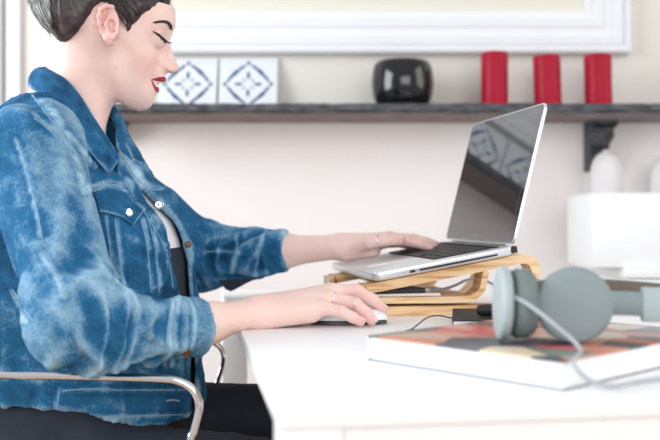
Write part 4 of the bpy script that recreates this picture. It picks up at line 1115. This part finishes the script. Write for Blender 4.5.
# ---- white t-shirt
def tee_f(p):
    d = torso_f(p, -.016); d = smin(d, cap(p, P(80, 150, 1.345), P(66, 122, 1.355), .085, .07), .03)
    d = smax(d, -(neck(p)-.022), .004); u, v = torso_uv(p); d = smax(d, p[:, 2]-(CZ+.062+.08*sstep(.03, -.04, u)), .004)
    return smax(d, -torso_f(p, -.024), .001)
G_tee = boxed(tee_f, (-.60, 1.14, .60), (-.10, 1.56, 1.03), .045)
tv, tf = isosurf(G_tee, (-.60, 1.14, .61), (-.12, 1.56, 1.03), .005)
npmesh('tee_shirt', tv, tf, M['tee'], person)

# ---- denim jacket
CR = V3(P(198, 328, 1.155)); CL = V3(EL)+(wl-V3(EL))*.625
axR = (CR-V3(ER))/np.linalg.norm(CR-V3(ER)); axL = (wl-V3(EL))/np.linalg.norm(wl-V3(EL))
def fold(p, a, b_, freq, sk, seed):
    a = V3(a); b_ = V3(b_); ba = b_-a; L = np.linalg.norm(ba); z = ba/L; x = np.cross(z, [0, 0, 1.]); x /= np.linalg.norm(x); y = np.cross(z, x)
    q = p-a; t = q@z; ang_ = np.arctan2(q@y, q@x)
    wob = vnoise(np.c_[t*14+seed, np.cos(ang_)*1.3, np.sin(ang_)*1.3+seed])
    return 1-2*np.abs(vnoise(np.c_[t*freq+wob*1.1+sk*np.cos(ang_), np.cos(ang_)*.75+seed, np.sin(ang_)*.75]))
def slv(p, S, E_, C_, rs):
    up = cap(p, S, E_, rs[0], rs[1]); fm = cap(p, E_, C_, rs[1], rs[2]); return smin(up, fm, .035)
def jr(p):
    d = slv(p, SR, ER, CR, (.058, .0450, .0350))
    return d
def jl(p): return slv(p, SL, EL, CL, (.047, .049, .0345))
def shoulders(p):
    d = smin(cap(p, P(58, 112, 1.355), SR, .056, .060), cap(p, P(72, 116, 1.36), SL, .056, .046), .03); return d
def cutc(p, C_, ax, tilt=0):
    return (p-C_)@ax
def jacket_out(p):
    d = torso_f(p, 0); d = smin(d, shoulders(p), .035)
    d = smin(d, np.maximum(jr(p), cutc(p, CR, axR)), .007)
    d = smin(d, np.maximum(jl(p), cutc(p, CL, axL)), .014)
    return d
def hem_z(p): u, v = torso_uv(p); return CZ-.247-.037*sstep(.05, .17, u)+.012*sstep(-.08, -.17, u)
def gap_f(p):
    u, v = torso_uv(p); z = p[:, 2]
    zz = [CZ-.30, CZ-.1, CZ-.03, CZ, CZ+.03, CZ+.06, CZ+.10, CZ+.14, CZ+.2]
    c = np.interp(z, zz, [.03, .018, .018, .014, .008, -.004, -.004, 0, 0]); hw = np.interp(z, zz, [.012, .026, .034, .031, .024, .010, .013, .03, .05])
    return np.maximum(np.abs(v-c)-hw, -u)
def jacket_f(p):
    o = jacket_out(p); d = smax(o, -(o+.0075), .001)
    d = smax(d, -(gap_f(p)), .003); d = smax(d, hem_z(p)-p[:, 2], .003)
    d = smax(d, -(neck(p)-.014), .004)
    # open cuffs
    for C_, ax in ((CR, axR), (CL, axL)):
        near = np.linalg.norm(p-C_, axis=1) < .075
        t = (p-C_)@ax; d = np.where(near & (t > -.012), np.maximum(d, t), d)
    return d
# the shell leaves sleeves open at the cuffs
def jacket_f2(p):
    inn = smin(torso_f(p, 0), shoulders(p), .035); inn = smin(inn, jr(p), .007); inn = smin(inn, jl(p), .014)
    o = jacket_out(p); d = smax(o, -(inn+.0075), .001)
    d = smax(d, -gap_f(p), .003); d = smax(d, hem_z(p)-p[:, 2], .003); return smax(d, -(neck(p)-.014), .004)
jv, jf = isosurf(jacket_f2, (-.66, .93, .60), (.02, 1.76, 1.06), .0036)
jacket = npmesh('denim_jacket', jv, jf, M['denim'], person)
N_ = vnormals(jacket)
# cloth folds as real relief; ridges look washed out and worn, valleys carry painted shade
inn = smin(torso_f(jv, 0), shoulders(jv), .035); dr, dl, dt = jr(jv), jl(jv), torso_f(jv, 0)
out_side = np.maximum(-(np.minimum(np.minimum(inn, dr), dl)+.004)*250, 0) < .5
tR = (jv-V3(ER))@axR; tL = (jv-V3(EL))@axL
upR = (V3(ER)-V3(SR)); upR /= np.linalg.norm(upR); sR = (jv-V3(SR))@upR
LR0 = 0; isR = sstep(.012, -.002, dr-np.minimum(dt, .05)); isL = sstep(.012, -.002, dl-np.minimum(dt, .05))
foreR = isR*sstep(-.06, .0, tR); uppR = isR*(1-foreR); foreL = isL*sstep(-.05, 0, tL)
amp_el = 1.0-.55*np.abs(np.clip((tR-.05)/.2, -1, 1))
h = np.zeros(len(jv)); LR = np.linalg.norm(CR-V3(ER)); LLn = np.linalg.norm(CL-V3(EL))
h += foreR*(.0105*fold(jv, ER, CR, 30, 1.2, 2.)*np.clip(1.15-2.2*np.abs(tR-.05), .45, 1)+.0022*fold(jv, ER, CR, 75, .8, 5.))*(1-.72*sstep(LR-.045, LR-.030, tR))
h += uppR*(.0062*fold(jv, SR, ER, 15, 2.6, 8.)*(.5+1.3*sstep(.10, .22, sR))+.0010*fbm(jv*55))
h += foreL*(.0085*fold(jv, EL, CL, 34, 1.4, 3.3)+.0014*fold(jv, EL, CL, 80, .8, 6.))*(1-.72*sstep(LLn-.045, LLn-.030, tL))
bodyw = np.clip(1-isR-isL, 0, 1); zr = jv[:, 2]-CZ
rb = ridge(np.c_[jv[:, 0]*9, jv[:, 1]*9, jv[:, 2]*17+.8*vnoise(jv*8)], 2); rv = ridge(np.c_[jv[:, 0]*22, jv[:, 1]*22, jv[:, 2]*7], 2)
h += bodyw*(.0055*rb+.0032*rv+.0012*fbm(jv*50))
# waistband gathers just above the band
wb = np.exp(-((zr+.205)/.012)**2)*bodyw
h += wb*(.0034*ridge(np.c_[jv[:, 0]*34, jv[:, 1]*34, jv[:, 2]*20], 2)-.001)
cuffR = sstep(.215-.03-.012, .215-.03, tR*1.0) if False else 0
LR = np.linalg.norm(CR-V3(ER)); LLn = np.linalg.norm(CL-V3(EL))
def groove(x, w_): return np.exp(-(x/w_)**2)
h += foreR*(-.0022*groove(tR-(LR-.040), .0045)+.0016*sstep(LR-.038, LR-.034, tR)); h += foreL*(-.0022*groove(tL-(LLn-.042), .0045)+.0016*sstep(LLn-.040, LLn-.035, tL))
# armhole seam groove where sleeve meets body
seam = groove(dr-dt, .006)*(jv[:, 2] > CZ-.06)*(jv[:, 0] > -.48); h += -.0035*seam
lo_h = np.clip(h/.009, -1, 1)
def creases(p, A, B_, f1, f2, seed):
    z = V3(B_)-V3(A); z /= np.linalg.norm(z); q = p-V3(A); t = q@z; r = q-np.outer(t, z); o = vnoise(p*16+seed)
    n = vnoise(np.c_[t*f1+o*1.2+seed, r[:, 2]*f2+seed, r[:, 0]*f2]); return np.clip(1-5.5*np.abs(n), 0, 1)
cr = foreR*creases(jv, ER, CR, 26, 9, 1.)+uppR*.6*creases(jv, SR, ER, 14, 12, 4.)+foreL*creases(jv, EL, CL, 30, 9, 2.)+bodyw*.8*creases(jv, (0, 0, .6), (0, 0, 1), 13, 20, 6.)
h += cr*.0024
jv2 = jv+N_*(h*np.where(out_side, 1, .6))[:, None]
jacket.data.vertices.foreach_set('co', jv2.astype(np.float32).ravel()); jacket.data.update()
wear_shade = .16-.06*bodyw+.30*lo_h+.07*fbm(jv*22)+.14*ridge(jv*38, 2)+.40*cr*np.clip(.5+1.2*fbm(jv*9+4), 0, 1)  # pale worn ridges; darker valleys paint in the fold shading
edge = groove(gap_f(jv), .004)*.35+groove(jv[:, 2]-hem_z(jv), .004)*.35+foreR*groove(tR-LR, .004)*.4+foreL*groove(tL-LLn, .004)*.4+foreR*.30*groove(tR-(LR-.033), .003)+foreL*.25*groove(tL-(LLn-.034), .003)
wear_shade = wear_shade+edge+.10*foreR-.06*foreL+.22*wb
seams = [[(80, 190.5), (95, 186.5), (110, 184.5), (124, 187)], [(81, 194), (95, 190), (110, 188), (122, 190)],
         [(106, 216), (109, 240), (111.5, 266), (113, 286)], [(115, 219), (118, 244), (121, 268), (122, 288)],
         [(141, 220), (146, 240), (149, 262), (151, 292)], [(147, 216), (153, 238), (157, 262), (159, 292)],
         [(16, 140), (23, 158), (30, 184), (37, 212), (42, 238)], [(34, 118), (50, 131), (63, 146), (73, 165), (79, 186)],
         [(30, 92), (45, 112), (60, 132), (76, 152), (92, 168)],
         [(124, 181), (138, 203), (150, 221), (161, 240), (169, 262), (173, 288)],
         [(62, 391), (90, 389), (120, 390), (150, 390), (186, 390)], [(62, 413.5), (90, 416), (120, 416.5), (150, 415.5), (190, 414.5)],
         [(13, 290), (22, 306), (33, 321)], [(171, 301), (169, 320), (166, 345), (163.5, 368)], [(176, 301), (174.5, 320), (172, 345), (169.5, 366)],
         [(60, 388), (58, 400), (57, 408)], [(131, 172), (143, 184), (155, 190), (163, 189)], [(148, 214), (160, 226), (172, 246), (180, 262)],
         [(237, 240), (236, 256), (232, 272)], [(262, 238), (259, 254), (255, 272)], [(205, 252), (222, 251), (240, 253)],
         [(44, 255), (60, 282), (66, 300)]]
pxj = 330+FPX*jv[:, 0]/jv[:, 1]; pyj = 220-FPX*(jv[:, 2]-CZ)/jv[:, 1]; dmin = np.full(len(jv), 1e9)
for sm in seams:
    q = np.array([[t.x, t.y] for t in spline([(x, y, 0) for x, y in sm], 3)])
    for a_, b_ in zip(q[:-1], q[1:]):
        e_2 = b_-a_; t = np.clip(((pxj-a_[0])*e_2[0]+(pyj-a_[1])*e_2[1])/(e_2@e_2+1e-9), 0, 1)
        dmin = np.minimum(dmin, np.hypot(pxj-a_[0]-t*e_2[0], pyj-a_[1]-t*e_2[1]))
wear_shade = wear_shade+(.15+.30*ridge(jv*90, 1))*groove(dmin, 2.4)-.10*groove(dmin-4.5, 2.0)
attr(jacket, 'wear_shade', np.clip(wear_shade, 0, 1.3))

jb = bvh_of(jacket)
def patch(name, outline, lift, m, parent, th_=.0022, res=3.0):
    # cloth patch following the jacket: sample grid inside a pixel outline and drape it on the surface
    xs = [q[0] for q in outline]; ys = [q[1] for q in outline]; x0, x1, y0, y1 = min(xs), max(xs), min(ys), max(ys)
    bm = bmesh.new(); pts = spline([(a, c, 0) for a, c in outline], 1, closed=True)
    dens = []
    for i in range(len(outline)):
        a = Vector((*outline[i], 0)); c = Vector((*outline[(i+1) % len(outline)], 0)); k = max(1, int((c-a).length/2))
        dens += [a+(c-a)*t/k for t in range(k)]
    f = bm.faces.new([bm.verts.new(q) for q in dens]); bmesh.ops.triangulate(bm, faces=[f])
    for _ in range(3): bmesh.ops.subdivide_edges(bm, edges=[e for e in bm.edges if e.calc_length() > res], cuts=1); bmesh.ops.triangulate(bm, faces=bm.faces[:])
    dist = {}
    ok = True; last = None
    for v_ in bm.verts:
        h_, nn = cast(jb, v_.co.x, v_.co.y)
        dist[v_] = (h_, nn)
    vals = [t[0].y for t in dist.values() if t[0]]; med = sorted(vals)[len(vals)//2]
    for v_ in bm.verts:
        h_, nn = dist[v_]
        if h_ is None or abs(h_.y-med) > .09: h_, nn = P(v_.co.x, v_.co.y, med), Vector((0, -1, 0))
        v_.co = h_+nn*lift
    bmesh.ops.recalc_face_normals(bm, faces=bm.faces[:])
    me = bpy.data.meshes.new(name); bm.to_mesh(me); bm.free()
    for p__ in me.polygons: p__.use_smooth = True
    me.materials.append(m); o = bpy.data.objects.new(name, me); link(o, parent)
    md = o.modifiers.new('s', 'SOLIDIFY'); md.thickness = th_; md.offset = 0
    n = len(me.vertices); c_ = np.zeros(n*3, np.float32); me.vertices.foreach_get('co', c_); c_ = c_.reshape(-1, 3)
    px_ = 330+FPX*c_[:, 0]/c_[:, 1]; py_ = 220-FPX*(c_[:, 2]-CZ)/c_[:, 1]
    dd = -sdist_poly(px_, py_, outline)
    attr(o, 'wear_shade', np.clip(.22+.50*np.exp(-(dd/1.6)**2)+.25*fbm(c_*40), 0, 1.2)); return o
flap = [(88.5, 191), (106, 188.5), (125, 191), (133, 199), (144.5, 210.5), (133, 226), (121, 218), (108, 213.5), (95.5, 211.5), (90.5, 203)]
patch('pocket_flap', flap, .0022, M['denim_collar'], jacket, .0026)
def button(px, py, name, r_, parent, m=None):
    h_, n = cast(jb, px, py, .0035)
    if h_ is None: return
    x = n.orthogonal().normalized(); Rm = Matrix((x, n.cross(x), n)).transposed()
    b = MB(); b.lathe([(r_*.9, -.002), (r_, 0), (r_, .0012), (r_*.85, .002), (r_*.55, .0013), (r_*.3, .0018), (.0001, .0019)], h_, 28, Rm); b.build(name, m or M['silver'], parent)
button(127.5, 213.5, 'button', .0062, jacket); button(160, 205, 'button', .0066, jacket)
button(187, 351, 'button', .0060, jacket, M['bronze']); button(187.5, 245, 'button', .005, jacket, M['bronze'])
# stitched seams, one part each
b = MB(); fl = [(218, 280.5), (260, 277), (247, 283), (238, 288), (231, 291.5), (226, 289.5)]
b.prism([(x, -y) for x, y in fl][::-1], 1.585, 1.600, lambda u, v, h_: tuple(P(u, -v, h_))); b.build('open_cuff_flap', M['cuff_lining'], jacket)
for s_ in seams:
    b = MB(); surf_strip(b, jb, s_, .0018, .0001, .0004)
    if b.v: b.build('seam_stitching', M['stitch'], jacket, angle=80)
for s_ in ([(165.5, 250), (170, 250.6), (175, 250)], [(166, 401), (172, 400), (179, 401)], [(175, 351), (181, 350), (187, 349)], [(121, 205), (123.5, 209), (126, 213)]):
    b = MB(); surf_strip(b, jb, s_, .0030, .0004, .0009)
    if b.v: b.build('buttonhole', M['bronze'] if s_[0][0] < 122 else M['stitch'], jacket, angle=80)

# ---- collar (a fall collar folded over the neck)
inner_c = [P(119, 157, 1.255), P(109, 140, 1.260), P(97, 122, 1.268), P(86, 104, 1.276), P(72, 85, 1.288), P(57, 72, 1.315), P(47, 68, 1.36), P(58, 73, 1.40), P(78, 88, 1.42), P(100, 111, 1.415), P(115, 130, 1.39), P(127, 148, 1.355), P(132, 160, 1.335)]
outer_c = [P(107.5, 173, 1.235), P(96, 160, 1.222), P(80, 141, 1.215), P(63, 122, 1.222), P(46, 103, 1.245), P(34, 91, 1.29), P(30, 88, 1.36), P(48, 92, 1.43), P(76, 106, 1.475), P(106, 124, 1.47), P(125, 137, 1.44), P(138, 152, 1.395), P(143, 165, 1.36)]
ic = spline(inner_c, 6); oc = spline(outer_c, 6); vs = []; fs = []; wr_ = []; n = len(ic); K = 9
ctr = Vector(P(84, 110, 1.345))
for i in range(n):
    a, c = ic[i], oc[i]; outw = (((a+c)/2)-ctr).normalized()
    for k in range(K):
        t = k/(K-1); q = a.lerp(c, t)+outw*(.010*math.sin(PI*t)**.8)+Vector((0, 0, .004*math.sin(PI*t)))
        q += outw*.0012*vnoise(np.array([[i*.35, k*.8, 3.]]))[0]
        vs.append(q); wr_.append(.20+.5*math.exp(-((1-t)/.09)**2)+.35*math.exp(-(t/.08)**2)+.3*math.exp(-(min(i, n-1-i)/1.2)**2)+.2*vnoise(np.array([[i*.5, k*.7, 9.]]))[0])
for i in range(n-1):
    for k in range(K-1): fs.append((i*K+k, i*K+k+1, (i+1)*K+k+1, (i+1)*K+k))
b = MB(); b.add(vs, fs); co_ = b.build('collar', M['denim_collar'], jacket, solid=.004, angle=180); attr(co_, 'wear_shade', wr_)
md = co_.modifiers.new('ss', 'SUBSURF'); md.levels = md.render_levels = 1
# collar stand (inner band rising from the neckline)
vs = []; fs = []
for i in range(n):
    a = ic[i]; d = (ctr-a); d.z = 0; d.normalize()
    for k in range(4): vs.append(a+d*(.003+.004*k/3)+Vector((0, 0, -.002-.045*k/3)))
for i in range(n-1):
    for k in range(3): fs.append((i*4+k, i*4+k+1, (i+1)*4+k+1, (i+1)*4+k))
b = MB(); b.add(vs, fs); cs_ = b.build('collar_stand', M['denim_collar'], jacket, solid=.003, angle=180); attr(cs_, 'wear_shade', [.15]*len(vs))

# ---- trousers and shoes
KR = V3(P(330, 470, 1.20)); HR_ = V3(P(40, 452, 1.235)); KL = V3(P(335, 410, 1.44)); HL_ = V3(P(50, 442, 1.46))
KR[2] = .525; HR_[2] = .535; KL[2] = .553; HL_[2] = .548
AR = np.array([KR[0]+.06, KR[1]-.01, .09]); AL = np.array([KL[0]+.04, KL[1]+.02, .09])
def trou(p):
    d = smin(cap(p, HR_, KR, .080, .060), cap(p, HL_, KL, .080, .062), .02)
    d = smin(d, smax(torso_f(p, -.0125), p[:, 2]-.842, .004), .03)
    d = smin(d, ell(p, (-.43, 1.345, .55), np.eye(3), (.13, .17, .09)), .04)
    d = smin(d, cap(p, KR, AR, .058, .042), .02); d = smin(d, cap(p, KL, AL, .058, .042), .02)
    return d
G_tr = boxed(trou, (-.62, 1.08, .03), (.16, 1.62, .85), .05)
tv, tf = isosurf(G_tr, (-.62, 1.08, .05), (.18, 1.62, .86), .007)
tro = npmesh('trousers', tv, tf, M['trouser'], person); N_ = vnormals(tro)
d1 = KR-HR_; d2 = np.array([1., 0, .0])
hh = .0030*ridge(np.c_[tv[:, 0]*16+tv[:, 2]*14, tv[:, 1]*6, tv[:, 2]*10], 2); tro.data.vertices.foreach_set('co', (tv+N_*hh[:, None]).astype(np.float32).ravel())
for A_ in (AR, AL):
    def shoe(p, A_=A_): 
        d = smin(cap(p, (A_[0]-.02, A_[1], .045), (A_[0]+.14, A_[1]-.01, .033), .036, .026), cap(p, (A_[0], A_[1], .05), (A_[0], A_[1], .09), .036, .038), .02)
        return smax(d, .004-p[:, 2], .004)
    sv_, sf_ = isosurf(shoe, (A_[0]-.08, A_[1]-.06, -.01), (A_[0]+.2, A_[1]+.06, .16), .006); npmesh('shoe', sv_, sf_, M['shoe'], person)
